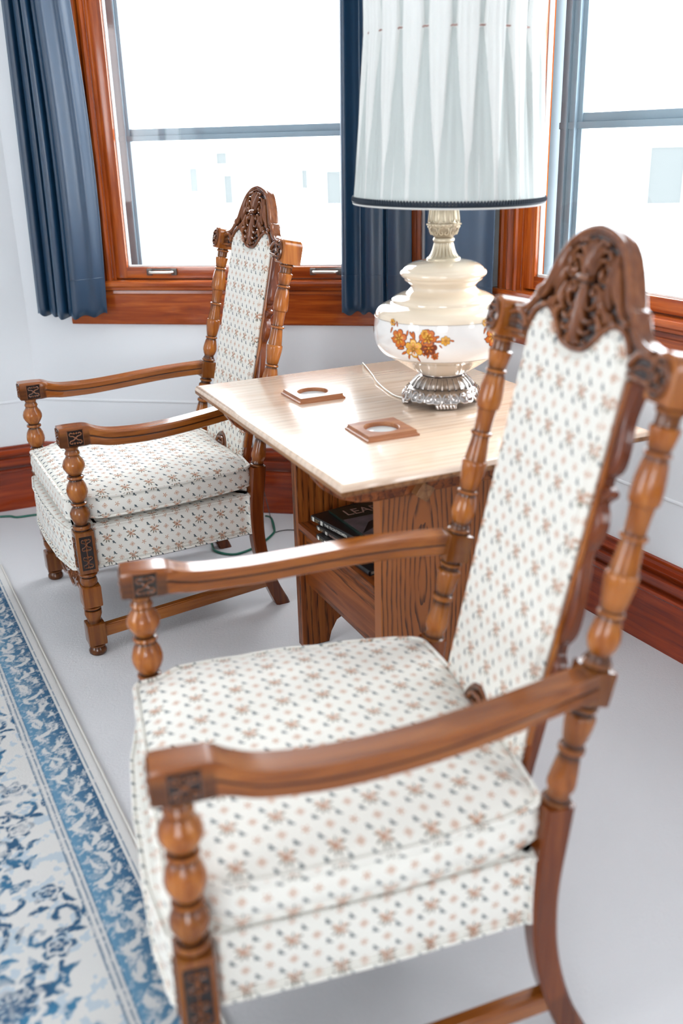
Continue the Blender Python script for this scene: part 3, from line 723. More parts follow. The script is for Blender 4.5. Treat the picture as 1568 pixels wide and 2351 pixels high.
    for sx in (-1, 1):
        e = [(sx*.1490, v) for v in np.linspace(.585, .03, 24)]; tube(bm, [BK(x, v, .002) for x, v in e], .0045, 8, stain=.1)
    obj('moulding', bm, 'honey_z', fr)
    # upholstered panel: top lobes and bottom arch
    up = [(x if x > 0 else 0, y-.0025) for x, y in tf]                          # from outer side to centre dip
    dn = [tuple(p) for p in spl([(.150, .56), (.150, .40), (.1495, .2), (.149, .05), (.1485, -.02), (.140, -.05), (.110, -.055), (.06, -.056), (0, -.056)], 5)]
    rh = up[::-1] + dn; poly = rh+[(-x, y) for x, y in rh[::-1] if x > 1e-6]
    poly = ccw([(x*.955, y) for x, y in poly])
    bm = BM(); plate(bm, poly, [(0, -.004), (0, .004), (.003, .010), (.010, .0145), (.018, .0165)], lambda x, y, h: BK(x, y, h+.0015)); up_ = obj('back_upholstery', bm, 'fabric', ch, uv=True, sm=80)
    for d_, r_, h_ in ((.001, .0038, .008), (.011, .0026, .0155)):
        bm = BM(); tube(bm, [BK(x, y, h_) for x, y in inset(poly, d_)], r_, 8, closed=True); obj('piping', bm, 'fabric', up_, uv=True)
    bm = BM(); hp = [(.052, -.045), (.050, -.010), (.040, .018), (.022, .036), (0, .043)]; hp = [tuple(p) for p in spl(hp, 4)]; hp = ccw(hp+[(-x, y) for x, y in hp[::-1] if x > 1e-6])
    plate(bm, hp, [(0, .010), (0, .020), (.004, .023), (.008, .021, .7)], lambda x, y, h: BK(x, y, h), .2)
    for r_, st in (((-.034, .024), 0), ((-.020, .010), .3)):
        w_, t_ = -r_[0], r_[1]; tube(bm, [BK(*p, .0225) for p in [tuple(q) for q in spl([(-w_, -.045), (-w_*.95, -.012), (-w_*.6, t_*.75), (0, t_), (w_*.6, t_*.75), (w_*.95, -.012), (w_, -.045)], 4)]], .0042, 8, stain=st)
    obj('arch_carving', bm, 'carve', fr, sm=40)
    # ---- arms
    for sx in (-1, 1):
        # centre line (x, y, z_top) + half width, thickness
        K = [(WF, .030, .660, .0240, .052), (WF, .012, .661, .0245, .054), (WF, -.030, .660, .0245, .054), (WF+.001, -.048, .657, .0235, .050), (WF+.004, -.066, .649, .0235, .044), (WF+.009, -.095, .641, .0240, .041), (WF+.013, -.14, .637, .0245, .039), (WF+.015, -.20, .636, .0250, .038), (WF+.014, -.28, .640, .0250, .037),
             (WF+.008, -.36, .647, .0245, .037), (WF-.003, -.44, .654, .0235, .037), (WF-.018, -.51, .659, .0220, .038), (WB+.006, -.562, .662, .0205, .040)]
        P = spl(K, 4); bm = BM(); sl = stl(bm); rings = []
        for i, (x, y, zt, hw, th) in enumerate(P):
            r = []; blk = y > -.045
            sec = [(-1, -.10), (-.86, .0), (.86, .0), (1, -.10), (1, -.42), (.93, -.46), (.93, -.52), (.97, -.56), (.92, -.93), (.78, -1), (-.78, -1), (-.92, -.93), (-.97, -.56), (-.93, -.52), (-.93, -.46), (-1, -.42)]
            for k, (u, w) in enumerate(sec):
                if blk and 4 <= k <= 15 and k not in (9, 10): u = math.copysign(1, u)
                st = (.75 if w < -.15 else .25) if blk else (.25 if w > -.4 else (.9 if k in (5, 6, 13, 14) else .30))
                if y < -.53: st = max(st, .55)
                v = bm.verts.new((sx*(x+u*hw), y, zt+w*th)); v[sl] = st; r.append(v)
            rings.append(r)
        n = len(rings[0])
        for a, b in zip(rings, rings[1:]):
            for k in range(n): bm.faces.new((a[k], a[(k+1) % n], b[(k+1) % n], b[k]))
        bm.faces.new(rings[0][::-1]); bm.faces.new(rings[-1]); ar = obj('arm', bm, 'honey_y', ch, sm=35)
        bm = BM()
        for F in ((lambda x, z, o: Vector((sx*(WF+.0245+o*.5), x-.009, z))), (lambda x, z, o: Vector((sx*WF+x, .0305+o*.5, z))), (lambda x, z, o: Vector((sx*(WF-.0245-o*.5), x-.009, z)))):
            vs = []; slb = stl(bm)
            for x, z in ((-.019, .613), (.019, .613), (.019, .652), (-.019, .652)):
                v = bm.verts.new(F(x, z, .001)); v[slb] = 1.0; vs.append(v)
            bm.faces.new(vs); rosette(bm, 0, .6325, .018, .018, F, .002)
            tube(bm, [F(a, b, .0015) for a, b in ((-.020, .612), (.020, .612), (.020, .653), (-.020, .653))], .0015, 6, closed=True, stain=.2)
        obj('carved_block', bm, 'carve', ar)
    # ---- seat base
    def rounded(pts, r, n=4):
        out = []; N = len(pts)
        for i in range(N):
            a, b, c = (np.array(pts[j % N], float) for j in (i-1, i, i+1)); u = (a-b)/np.hypot(*(a-b)); w = (c-b)/np.hypot(*(c-b))
            rr = min(r if not isinstance(r, list) else r[i], np.hypot(*(a-b))*.45, np.hypot(*(c-b))*.45)
            for k in range(n+1):
                t = k/n; out.append(tuple((1-t)**2*(b+u*rr)+2*t*(1-t)*b+t*t*(b+w*rr)))
        return out
    sb = [(-.2600, .014), (-.256, .030), (-.15, .047), (0, .052), (.15, .047), (.256, .030), (.2600, .014), (.262, -.026), (.272, -.031), (.268, -.27), (.255, -.478), (.262, -.502), (-.262, -.502), (-.255, -.478), (-.268, -.27), (-.272, -.031), (-.262, -.026)]
    sb = ccw(rounded(sb, .008, 3)); 
    def dense(p, d=.02):
        out = []
        for i in range(len(p)):
            a = np.array(p[i]); b = np.array(p[(i+1) % len(p)]); k = max(1, int(np.hypot(*(b-a))/d))
            out += [tuple(a+(b-a)*j/k) for j in range(k)]
        return out
    sb = dense(sb); bm = BM(); 
    plate(bm, sb, [(.004, .246), (0, .251), (-.001, .29), (-.002, .33), (0, .364), (.004, .371), (.02, .373)], lambda x, y, h: (x, y, h)); b_ = obj('seat_base', bm, 'fabric', ch, uv=True, sm=60)
    for z_, r_, d_ in ((.251, .0042, -.001), (.366, .0040, -.001), (.262, .0022, -.0015)):
        bm = BM(); tube(bm, [(x, y, z_) for x, y in inset(sb, d_)], r_, 8, closed=True); obj('piping', bm, 'fabric', b_, uv=True)
    bm = BM(); sk = inset(sb, .012); plate(bm, sk, [(0, .240), (0, .250)]); obj('dust_cover', bm, 'under', b_, sm=0)
    for sx in (-1, 1):
        for yy in (-.036, -.488):
            bm = BM(); xe = .2735 if yy > -.2 else .262; tube(bm, [(sx*xe, yy, z) for z in np.linspace(.254, .368, 8)], .003, 8); obj('piping', bm, 'fabric', b_, uv=True)
    # ---- loose cushion
    cu = [(-.250, .026), (.250, .026), (.256, -.022), (.283, -.052), (.287, -.16), (.283, -.30), (.266, -.44), (.246, -.500), (.10, -.512), (-.10, -.512), (-.246, -.500), (-.266, -.44), (-.283, -.30), (-.287, -.16), (-.283, -.052), (-.256, -.022)]
    cu = ccw(dense(rounded(cu, .018, 4), .018)); cy_ = -.24; N = len(cu); bm = BM(); rings = []
    def wob(x, y, k=9.0): return noise.noise(Vector((x*k, y*k, loc[0]*3)))
    for f, z, ins in ((.80, .386, 0), (.950, .386, .0), (1.0, .396, 0), (1.0, .402, -.005), (1.0, .420, -.008), (1.0, .437, -.005), (1.0, .449, 0), (.985, .4545, 0), (.95, .461, 0), (.88, .468, 0), (.78, .474, 0), (.62, .479, 0), (.42, .482, 0), (.2, .483, 0)):
        pp = inset(cu, ins) if ins else cu; r = []
        for x, y in pp:
            xx, yy = x*f, cy_+(y-cy_)*f; zz = z
            if z > .40: zz += .0045*wob(x, y, 14)*(1 if z < .456 else .6)+(.006*noise.noise(Vector((xx*6, yy*6, 3)))+.0018*noise.noise(Vector((xx*28, yy*10, 1))) if z > .456 else 0)
            # the middle of the long sides puffs up, corners stay low
            r.append(bm.verts.new((xx+.003*wob(y, x, 20)*(f > .9), yy, zz)))
        rings.append(r)
    for a, b in zip(rings, rings[1:]):
        for i in range(N): bm.faces.new((a[i], a[(i+1) % N], b[(i+1) % N], b[i]))
    bm.faces.new(rings[0][::-1]); bm.faces.new(rings[-1])
    R6 = [v.co.copy() for v in rings[6]]; R2 = [v.co.copy() for v in rings[2]]
    cus = obj('seat_cushion', bm, 'fabric', ch, uv=True, sm=80)
    bm = BM(); tube(bm, [Vector((q.x*1.008, cy_+(q.y-cy_)*1.008, q.z+.0035)) for q in R6], .0050, 8, closed=True); obj('piping', bm, 'fabric', cus, uv=True)
    bm = BM(); tube(bm, [Vector((q.x*1.010, cy_+(q.y-cy_)*1.010, q.z+.001)) for q in R2], .0038, 8, closed=True); obj('piping', bm, 'fabric', cus, uv=True)
    # ---- carved front stretcher
    h = [(0, .238), (.255, .238), (.262, .236), (.262, .165), (.250, .168), (.235, .182), (.21, .186), (.185, .178), (.15, .152), (.12, .142), (.09, .150), (.06, .158), (.035, .146), (0, .138)]
    hs = h[:3]+[tuple(p) for p in spl(h[3:], 4)]; poly = ccw(hs+[(-x, y) for x, y in hs[::-1] if x > 1e-6])
    bm = BM(); plate(bm, poly, [(.002, -.012), (0, -.010), (0, .008), (.003, .012)], lambda x, y, h: (x, h, y), .5); fs = obj('front_stretcher', bm, 'carve', ch, sm=35)
    bm = BM()
    F = lambda x, z, o: Vector((x, .012+o*.3, z))
    for cx in (-.2, -.12, -.04, .04, .12, .2):
        for k in range(7):
            a = 2*PI*k/7; tube(bm, [F(cx+.008*math.cos(a), .198+.008*math.sin(a), .002), F(cx+.021*math.cos(a), .198+.021*math.sin(a), .004)], [.0022, .0034], 6)
        tube(bm, [F(cx-.003, .198, .004), F(cx+.003, .198, .004)], .006, 8)
        tube(bm, [F(cx+.030*math.cos(a), .198+.030*math.sin(a), .002) for a in np.linspace(0, 2*PI, 17)[:-1]], .0028, 6, closed=True)
    for sx in (-1, 1): tube(bm, [F(*p[:2], .004) for p in [tuple(q) for q in spl([(0, .142), (sx*.035, .150), (sx*.06, .162), (sx*.09, .154), (sx*.12, .146), (sx*.15, .156), (sx*.185, .182), (sx*.21, .190)], 4)]], .004, 8)
    obj('carving', bm, 'carve', fs)
    # ---- side stretchers
    for sx in (-1, 1):
        bm = BM(); a = Vector((sx*WF, -.022, .066)); b = Vector((sx*WB, -.540, .084)); d = (b-a); L = d.length; X = d.normalized(); Y = Vector((0, 0, 1)).cross(X).normalized(); Z = X.cross(Y)
        mt = Matrix((X, Y, Z)).transposed().to_4x4(); mt.translation = a
        box(bm, (0, -.0125, -.0165), (L, .0125, .0165), .003, 2, mt, .35); box(bm, (0, -.010, .0150), (L, .010, .0185), .0015, 1, mt, .3)
        o = obj('side_stretcher', bm, 'honey_y', ch)
    return ch
M['red_leg'] = wood('reddish_leg_wood', (.34, .090, .014), (.19, .040, .007), (.07, .014, .003), 'z', rough=.26, coat=.25)
M['frame'] = wood('back_frame_wood', (.27, .064, .011), (.15, .031, .006), (.05, .010, .003), 'z', rough=.26, coat=.3)

chA = make_chair('carved high-back armchair in sharp focus under the left window, behind the oak table', (-.8215, 2.6613, 0), 2.0321)
chB = make_chair('carved high-back armchair nearest the viewer, blurred, in front of the oak table', (-.2785, 1.2343, 0), 1.8268)

# ------------------------------------------------------------------ oak table
TR = math.radians(24.64); TX, TY, TH_, TLn, TWd = .0005, 1.7022, .725, .742, .919
tb = thing('oak_table', 'oak trestle side table with pale top between the two armchairs', 'table', (TX, TY, 0), TR)
def TW(a, b, z): c, s = math.cos(TR), math.sin(TR); return Vector((TX+a*c-b*s, TY+a*s+b*c, z))
bm = BM(); pr = [(0, 0), (TLn, 0), (TLn, TWd), (0, TWd)]
plate(bm, pr, [(.010, .700), (.003, .7005), (0, .704), (0, .712)], cap1=False); 
obj('table_edge', bm, 'oak_edge', tb, sm=50)
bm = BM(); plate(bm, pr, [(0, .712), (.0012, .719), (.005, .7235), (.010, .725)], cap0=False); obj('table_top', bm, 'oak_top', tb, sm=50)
def slab(b0, b1):
    pts = [(.184, 0), (.184, .700), (.558, .700), (.558, 0), (.478, 0), (.470, .03), (.452, .062), (.42, .078), (.371, .084), (.322, .078), (.290, .062), (.272, .03), (.264, 0)]
    bm = BM(); plate(bm, ccw(pts), [(.002, b0), (0, b0+.002), (0, b1-.002), (.002, b1)], lambda x, y, h: (x, h, y)); return bm
obj('side_panel', slab(.200, .236), 'oak_face', tb, sm=20); obj('side_panel', slab(.682, .716), 'oak_y', tb, sm=20)
bm = BM(); box(bm, (.184, .236, .357), (.558, .682, .377), .002); obj('shelf', bm, 'oak_x', tb)
for a in (.205, .520):
    bm = BM(); box(bm, (a, .236, .191), (a+.018, .682, .357), .002); obj('apron', bm, 'oak_x', tb)
for b in (.168, .780):                                             # cleats with rounded ends under the top
    bm = BM(); pts = [(.014, .700), (.022, .680), (.042, .654), (.075, .630), (.115, .615), (.16, .610), (.582, .610), (.627, .615), (.667, .630), (.700, .654), (.720, .680), (.728, .700)]
    b0, b1 = (b, .200) if b < .4 else (.716, .748); plate(bm, ccw(pts), [(.004, b0), (0, b0+.004), (0, b1-.002), (.0, b1)], lambda x, y, h: (x, h, y)); obj('cleat', bm, 'oak_x', tb, sm=30)
bm = BM(); mt = Matrix.Translation((.266, .160, .620)) @ Matrix.Rotation(math.radians(35), 4, 'Y'); box(bm, (-.017, -.014, -.017), (.017, .02, .017), .0015, 1, mt); obj('tenon_peg', bm, 'oak_edge', tb)

# ------------------------------------------------------------------ coasters
def coaster(label, a, b, rz):
    o = thing('coaster', label, 'coaster', TW(a, b, TH_), TR+rz, 'square wooden coasters')
    H = .062; bm = BM(); sl = stl(bm); R = .038; n = 48
    def sq(a, h):
        c, s = math.cos(a), math.sin(a); k = h/max(abs(c), abs(s)); return c*k, s*k
    lay = [('s', H, 0), ('s', H, .004), ('s', H-.003, .0055), ('s', H-.005, .009), ('s', H-.005, .013), ('c', R+.002, .013), ('c', R, .0115), ('c', R-.0005, .004), ('c', R-.002, .003), ('c', .0001, .003)]
    rings = []
    for k, h, z in lay:
        rings.append([bm.verts.new((*(sq(2*PI*i/n+PI/4, h) if k == 's' else (h*math.cos(2*PI*i/n+PI/4), h*math.sin(2*PI*i/n+PI/4))), z)) for i in range(n)])
    for p, q in zip(rings, rings[1:]):
        for i in range(n): bm.faces.new((p[i], p[(i+1) % n], q[(i+1) % n], q[i]))
    bm.faces.new(rings[0][::-1]); obj('coaster_frame', bm, 'coaster', o, sm=25)
    bm = BM(); lathe(bm, [(R-.003, .0032), (R-.003, .0042), (R-.004, .0046), (.001, .0046)], 32); obj('glass_inset', bm, 'inset', o)
M['inset'] = simple('pale_coaster_inset', (.66, .69, .68), .15, var=.06)
coaster('square wooden coaster nearer the left corner of the table', .227, .649, .0)
coaster('square wooden coaster nearer the front edge of the table, right of the other', .229, .277, -.03)

# ------------------------------------------------------------------ lamp
LX, LY = .2529, 2.3036
lamp = thing('table_lamp', 'large cream glass table lamp with orange flowers and white pleated shade', 'lamp', (LX, LY, TH_), math.radians(-6))
def lz(z): return z-TH_
bm = BM()
def flute(n, a, z0=0, z1=9): return lambda r, t, z: r*(1+(a*abs(math.cos(n*t/2))-a*.5 if z0 < z < z1 else 0))
prof = [(.084, .740, .6), (.095, .743, .4), (.095, .748, .2), (.090, .757, .3), (.080, .765, .5), (.074, .769, .8), (.070, .776, .3), (.061, .786, .2), (.052, .793, .2), (.050, .795, .7), (.054, .797, .1), (.054, .800, .1), (.046, .801, .6)]
lathe(bm, [(r, lz(z), s) for r, z, s in prof], 120, fn=lambda r, t, z: r*(1+.030*(abs(math.cos(14*t))-.5)*(lz(.770) < z < lz(.792))))
for k in range(14):                                                # scroll lobes round the rim
    a = 2*PI*k/14
    def S(u, w, o): 
        an = a+u/.092; r = .091+o-(w-.748)*.55; return (r*math.cos(an), r*math.sin(an), lz(w))
    for sg in (1, -1):
        pts = [S(sg*x, w, .002) for x, w in ((.0, .743), (.012, .742), (.018, .750), (.014, .760), (.006, .761), (.003, .754), (.008, .750))]
        tube(bm, [tuple(p) for p in spl(pts, 4)], [.0030]*(24)+[.0034], 6, stain=.05)
    tube(bm, [S(0, .742, .003), S(0, .752, .004), S(0, .764, 0)], [.0025, .004, .002], 6)
for k in range(28):
    a = 2*PI*k/28; tube(bm, [((r+.0015)*math.cos(a), (r+.0015)*math.sin(a), lz(z)) for r, z in ((.074, .769), (.069, .777), (.060, .787), (.053, .792))], [.0035, .003, .0022, .0015], 6, stain=.0)
obj('lamp_foot', bm, 'silver', lamp, sm=50)
for k in range(4):
    bm = BM(); a = math.radians(-84)+k*PI/2; cx, cy = .082*math.cos(a), .082*math.sin(a)
    for d in (-.020, -.012, -.004, .004, .012, .020):
        tx, ty = -math.sin(a)*d, math.cos(a)*d
        tube(bm, [(cx*.93+tx, cy*.93+ty, lz(.742)), (cx*1.10+tx, cy*1.10+ty, lz(.739)), (cx*1.15+tx, cy*1.10+ty, lz(.7315)), (cx*1.03+tx, cy*1.03+ty, lz(.7305))], [.005, .0065, .0052, .0045], 8)
    obj('lamp_foot_toe', bm, 'silver', lamp, sm=60)
def lpart(name, prof, mat, seg=96, fn=None):
    bm = BM(); lathe(bm, [(q[0], lz(q[1]), q[2] if len(q) > 2 else 0) for q in prof], seg, fn=fn); return obj(name, bm, mat, lamp, sm=50)
lowp = spl([(.044, .794), (.050, .797), (.062, .802), (.084, .815), (.104, .828), (.120, .838), (.134, .845), (.143, .8505)], 4)
lpart('lamp_body_lower', [tuple(p) for p in lowp], 'lampcream')
band = [(.142, .8500), (.1435, .8512), (.1535, .861), (.1605, .873), (.1632, .886), (.1636, .905), (.1632, .922), (.1610, .9375)]
lpart('lamp_body_band', band, 'lampwhite')
up = [(.1612, .9375), (.1600, .942)] + [tuple(p) for p in spl([(.1585, .947), (.150, .957), (.136, .964), (.124, .968), (.1215, .9705), (.121, .974), (.117, .978), (.104, .985), (.090, .990), (.0815, .995), (.0770, 1.000), (.0765, 1.004), (.0800, 1.009), (.0875, 1.015), (.0915, 1.0185), (.0925, 1.022), (.0985, 1.027), (.1010, 1.032), (.0995, 1.038), (.094, 1.0425), (.0900, 1.047), (.080, 1.0535), (.062, 1.059), (.045, 1.062), (.035, 1.063)], 3)]
lpart('lamp_body_upper', up, 'lampcream')
for r, z in ((.1616, .9378), (.1432, .8507)):
    bm = BM(); tube(bm, [(r*math.cos(a), r*math.sin(a), lz(z)) for a in np.linspace(0, 2*PI, 73)[:-1]], .0007, 6, closed=True); obj('band_line', bm, 'lampline', lamp)
# neck: fluted skirt, ring, carved urn, tulip
neck = [(.0385, 1.061, .3), (.0395, 1.0645, .1), (.0385, 1.067, .1), (.0350, 1.069, .3), (.0300, 1.076, .1), (.0260, 1.086, .1), (.0232, 1.097, .1), (.0222, 1.101, .6), (.0240, 1.103, .1), (.0250, 1.107, .0), (.0238, 1.111, .1), (.0215, 1.1125, .7), (.0235, 1.115, .4), (.0285, 1.120, .5), (.0330, 1.128, .5), (.0350, 1.135, .4), (.0355, 1.1375, .1), (.0375, 1.1395, 0), (.0375, 1.1430, 0), (.0350, 1.1445, .6), (.0348, 1.150, .1), (.0345, 1.160, .1), (.0325, 1.176, .1), (.0285, 1.194, .1), (.0240, 1.21, .2), (.0185, 1.225, .2), (.0185, 1.25, .2)]
bm = BM(); nf = 22
lathe(bm, [(r, lz(z), s) for r, z, s in neck], 132, fn=lambda r, t, z: r*(1-.09*(abs(math.sin(nf*t/2)) < .35)*(lz(1.068) < z < lz(1.099)))*(1-.06*(abs(math.sin(6*t)) < .3)*(lz(1.146) < z)))
for k in range(12):
    a = 2*PI*k/12
    for w_ in (-.0075, .0, .0075): pass
    tube(bm, [((r+.0005)*math.cos(a+w/r), (r+.0005)*math.sin(a+w/r), lz(z)) for r, z, w in ((.0295, 1.19, -.0055), (.0335, 1.170, -.0075), (.0352, 1.154, -.0075), (.0356, 1.1475, -.004), (.0356, 1.1460, .0), (.0356, 1.1475, .004), (.0352, 1.154, .0075), (.0335, 1.170, .0075), (.0295, 1.19, .0055))], .0013, 6)
for k in range(8):
    a = 2*PI*k/8
    for sg in (-1, 1):
        tube(bm, [tuple(q) for q in spl([((r+.001)*math.cos(a+sg*w/.033), (r+.001)*math.sin(a+sg*w/.033), lz(z)) for r, z, w in ((.0350, 1.136, .002), (.0345, 1.134, .009), (.0320, 1.126, .011), (.0290, 1.120, .008), (.0290, 1.121, .003), (.0320, 1.127, .0045))], 3)], .0017, 6)
for k in range(28):
    a = 2*PI*k/28; tube(bm, [(.0385*math.cos(a), .0385*math.sin(a), lz(1.140)), (.0385*math.cos(a), .0385*math.sin(a), lz(1.1425))], .0022, 6)
obj('lamp_neck', bm, 'antique', lamp, sm=50)
# flower decals: thin prints following the band
def band_r(z):
    zs = [b[1] for b in band]; rs = [b[0] for b in band]; return float(np.interp(z, zs, rs))
KINDS = ['brownd', 'orange', 'peach', 'yellow']; DEC = [BM()]
def dmap(th0, u, w, lift): z = .901+w; r = band_r(z)+lift; a = th0+u/.163; return (r*math.cos(a), r*math.sin(a), lz(z))
def dblob(kind, th0, cx, cy, pts, lift):
    bm = DEC[0]; c = bm.verts.new(dmap(th0, cx, cy, lift)); vs = [bm.verts.new(dmap(th0, cx+x, cy+y, lift)) for x, y in pts]
    for i in range(len(vs)): f = bm.faces.new((c, vs[i], vs[(i+1) % len(vs)])); f.material_index = KINDS.index(kind); f.smooth = True
def petal_pts(ang, r0, r1, w):
    ca, sa = math.cos(ang), math.sin(ang); out = []
    for t in np.linspace(0, 2*PI, 15)[:-1]:
        x = (r0+r1)/2+(r1-r0)/2*math.cos(t); y = w*math.sin(t)*(.75+.25*math.cos(t)); out.append((x*ca-y*sa, x*sa+y*ca))
    return out
def flower(th0, cx, cy, R, kind, inner, ph, squash=1.0):
    n = 6
    for k in range(n):
        a = ph+2*PI*k/n; P = [(x, y*squash) for x, y in petal_pts(a, R*.12, R*1.07, R*.50)]; dblob('brownd', th0, cx, cy, P, .0004+.00003*k)
        P = [(x, y*squash) for x, y in petal_pts(a, R*.14, R, R*.42)]; dblob(kind, th0, cx, cy, P, .0007+.00003*k)
        P = [(x, y*squash) for x, y in petal_pts(a, R*.16, R*.62, R*.13)]; dblob(inner, th0, cx, cy, P, .0010+.00003*k)
    dblob('brownd', th0, cx, cy, [(R*.17*math.cos(t), R*.17*math.sin(t)) for t in np.linspace(0, 2*PI, 9)[:-1]], .0013)
    dblob('yellow', th0, cx, cy, [(R*.11*math.cos(t), R*.11*math.sin(t)) for t in np.linspace(0, 2*PI, 9)[:-1]], .0015)
def lf(th0, cx, cy, a, l, kind='brownd'):
    P = petal_pts(a, -l/2, l/2, l*.24); dblob(kind, th0, cx, cy, P, .0003); P = petal_pts(a, -l*.38, l*.42, l*.13); dblob('orange', th0, cx, cy, P, .0005)
def cluster(th0):
    s = .00100; g = lambda x, y: ((x-670)/3.136*1.15*s, -(y-1165)/3.136*1.15*s)
    for x, y, a, l in ((475, 1110, 1.2, 40), (600, 1120, 1.3, 42), (520, 1070, 1.9, 34), (485, 1165, 2.6, 30), (550, 1215, .2, 58), (570, 1245, .5, 48), (600, 1270, 1.1, 38), (665, 1280, 1.8, 42), (645, 1135, 1.7, 62), (630, 1125, 2.2, 45), (745, 1105, 2.2, 46), (785, 1135, .3, 44), (815, 1190, 2.3, 26), (880, 1155, -.2, 32), (800, 1160, .1, 40), (735, 1250, 1.2, 46), (705, 1240, 2.2, 40), (760, 1225, .2, 46), (790, 1240, .8, 34), (500, 1075, 1.0, 26), (640, 1165, 2.4, 50), (690, 1150, .9, 40)):
        u, w = g(x, y); lf(th0, u, w, a, l/3.136*s*1.2)
    for x, y, R, k, i, ph in ((480, 1062, 22, 'yellow', 'orange', .2), (843, 1155, 30, 'yellow', 'peach', .5), (540, 1155, 58, 'orange', 'yellow', .3), (735, 1140, 54, 'orange', 'yellow', .9), (742, 1200, 50, 'brownd', 'orange', .1), (645, 1210, 60, 'yellow', 'peach', .6), (777, 1255, 24, 'orange', 'brownd', .3), (715, 1112, 24, 'yellow', 'orange', 0)):
        u, w = g(x, y); flower(th0, u, w, R/3.136*s*1.12, k, i, ph)
view = math.atan2(-LY, -LX)+math.radians(6)
band_o = [o for o in lamp.children if o.name.startswith('lamp_body_band')][0]
for k in range(4):
    DEC[0] = BM(); cluster(view+math.radians((-20, 60, 150, -110)[k])); obj('flower_decal', DEC[0], None, band_o, sm=180, mats=KINDS)
# shade
SHM = Matrix.Rotation(math.radians(1.1), 4, 'Y')
nb = 21; PH0 = view
def Rs(z):
    return float(np.interp(z, [1.195, 1.25, 1.32, 1.42, 1.50, 1.532, 1.56, 1.62, 1.72, 1.80], [.2145, .210, .206, .2005, .1955, .1930, .1935, .1945, .1900, .183]))
def shade_r(a, z):
    ph = ((a-PH0)*nb/(2*PI)) % 1.0; ph = ph-1 if ph > .5 else ph
    if z < 1.532: k = (1.532-z)/(1.532-1.195); w = .10+.30*k; dp = .015*(1-k)**1.1+.0020
    else: k = (z-1.532)/.27; w = .10+.12*k; dp = .014*(1-.3*k)
    g = math.exp(-(ph/w)**4); r = Rs(z)-dp*g
    r += .0016*math.cos(ph*2*PI*3)*g + .0007*math.sin(a*91+z*9)
    return r
bm = BM(); seg = nb*28; zs = list(np.linspace(1.198, 1.532, 26))+list(np.linspace(1.54, 1.78, 14)); rings = []
for z in zs:
    rings.append([bm.verts.new(SHM @ Vector((shade_r(2*PI*i/seg, z)*math.cos(2*PI*i/seg), shade_r(2*PI*i/seg, z)*math.sin(2*PI*i/seg), lz(z)))) for i in range(seg)])
for p, q in zip(rings, rings[1:]):
    for i in range(seg): bm.faces.new((p[i], p[(i+1) % seg], q[(i+1) % seg], q[i]))
sh = obj('lamp_shade', bm, 'shade', lamp, sm=60); md = sh.modifiers.new('cloth', 'SOLIDIFY'); md.thickness = .0008; md.offset = -1
bm = BM()                                                           # doubled cloth of each pleat, dimness painted in, opening out below the pins
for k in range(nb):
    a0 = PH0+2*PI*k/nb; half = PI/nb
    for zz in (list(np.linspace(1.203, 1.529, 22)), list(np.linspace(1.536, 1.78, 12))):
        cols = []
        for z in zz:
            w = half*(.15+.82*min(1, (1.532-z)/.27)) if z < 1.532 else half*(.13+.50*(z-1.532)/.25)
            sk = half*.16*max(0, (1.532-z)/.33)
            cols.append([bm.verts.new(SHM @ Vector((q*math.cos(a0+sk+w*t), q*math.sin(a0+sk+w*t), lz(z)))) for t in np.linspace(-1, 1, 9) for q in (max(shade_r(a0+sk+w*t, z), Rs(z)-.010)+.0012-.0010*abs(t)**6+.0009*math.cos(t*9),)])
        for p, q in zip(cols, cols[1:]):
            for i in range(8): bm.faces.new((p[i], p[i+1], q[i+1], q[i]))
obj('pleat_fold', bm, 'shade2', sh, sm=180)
bm = BM(); nbd = 190
for k in range(nbd):
    a = 2*PI*k/nbd; r = .2165; tube(bm, [SHM @ Vector((r*math.cos(a), r*math.sin(a), lz(z))) for z in (1.1945, 1.1985, 1.2035)], [.0036, .0040, .0020], 6)
for z, r_ in ((1.1925, .0028), (1.1985, .0024)): tube(bm, [SHM @ Vector((.2160*math.cos(a), .2160*math.sin(a), lz(z))) for a in np.linspace(0, 2*PI, 97)[:-1]], r_, 6, closed=True)
obj('braid_trim', bm, 'braid', sh)
bm = BM(); tube(bm, [SHM @ Vector((.2150*math.cos(a), .2150*math.sin(a), lz(1.1885))) for a in np.linspace(0, 2*PI, 97)[:-1]], .0024, 6, closed=True); obj('lower_edge', bm, 'shade', sh)
for k in range(nb):
    bm = BM(); a = PH0+2*PI*k/nb; tube(bm, [SHM @ Vector(((Rs(1.532)-.004)*math.cos(a+d), (Rs(1.532)-.004)*math.sin(a+d), lz(1.532+e))) for d, e in ((-.036, -.001), (-.012, .0008), (.012, 0), (.036, .001))], .0013, 6); obj('pleat_stitch', bm, 'pin', sh)
bm = BM()                                                           # spider, harp and stem inside the shade
for k in range(3):
    a = 2*PI*k/3; tube(bm, [(0, 0, lz(1.70)), (.165*math.cos(a), .165*math.sin(a), lz(1.72))], .0018, 6)
tube(bm, [(0, 0, lz(1.25)), (0, 0, lz(1.71))], .004, 8); obj('harp', bm, 'antique', lamp)
# cord of the lamp over the table and down
cp = [TW(.410, .468, .731), TW(.402, .53, .7275), TW(.405, .575, .728), TW(.418, .64, .7275), TW(.432, .70, .729), TW(.452, .755, .7275), TW(.478, .84, .728), TW(.497, .905, .7275), TW(.503, .922, .7245), TW(.506, .926, .70), TW(.505, .93, .60)]
bm = BM(); tube(bm, [tuple(q) for q in spl([tuple(p) for p in cp], 8)], .0019, 8); o = obj('lamp_cord', bm, 'clear_cord'); tag(o, 'thin translucent lamp cord lying across the oak table top', 'cord')

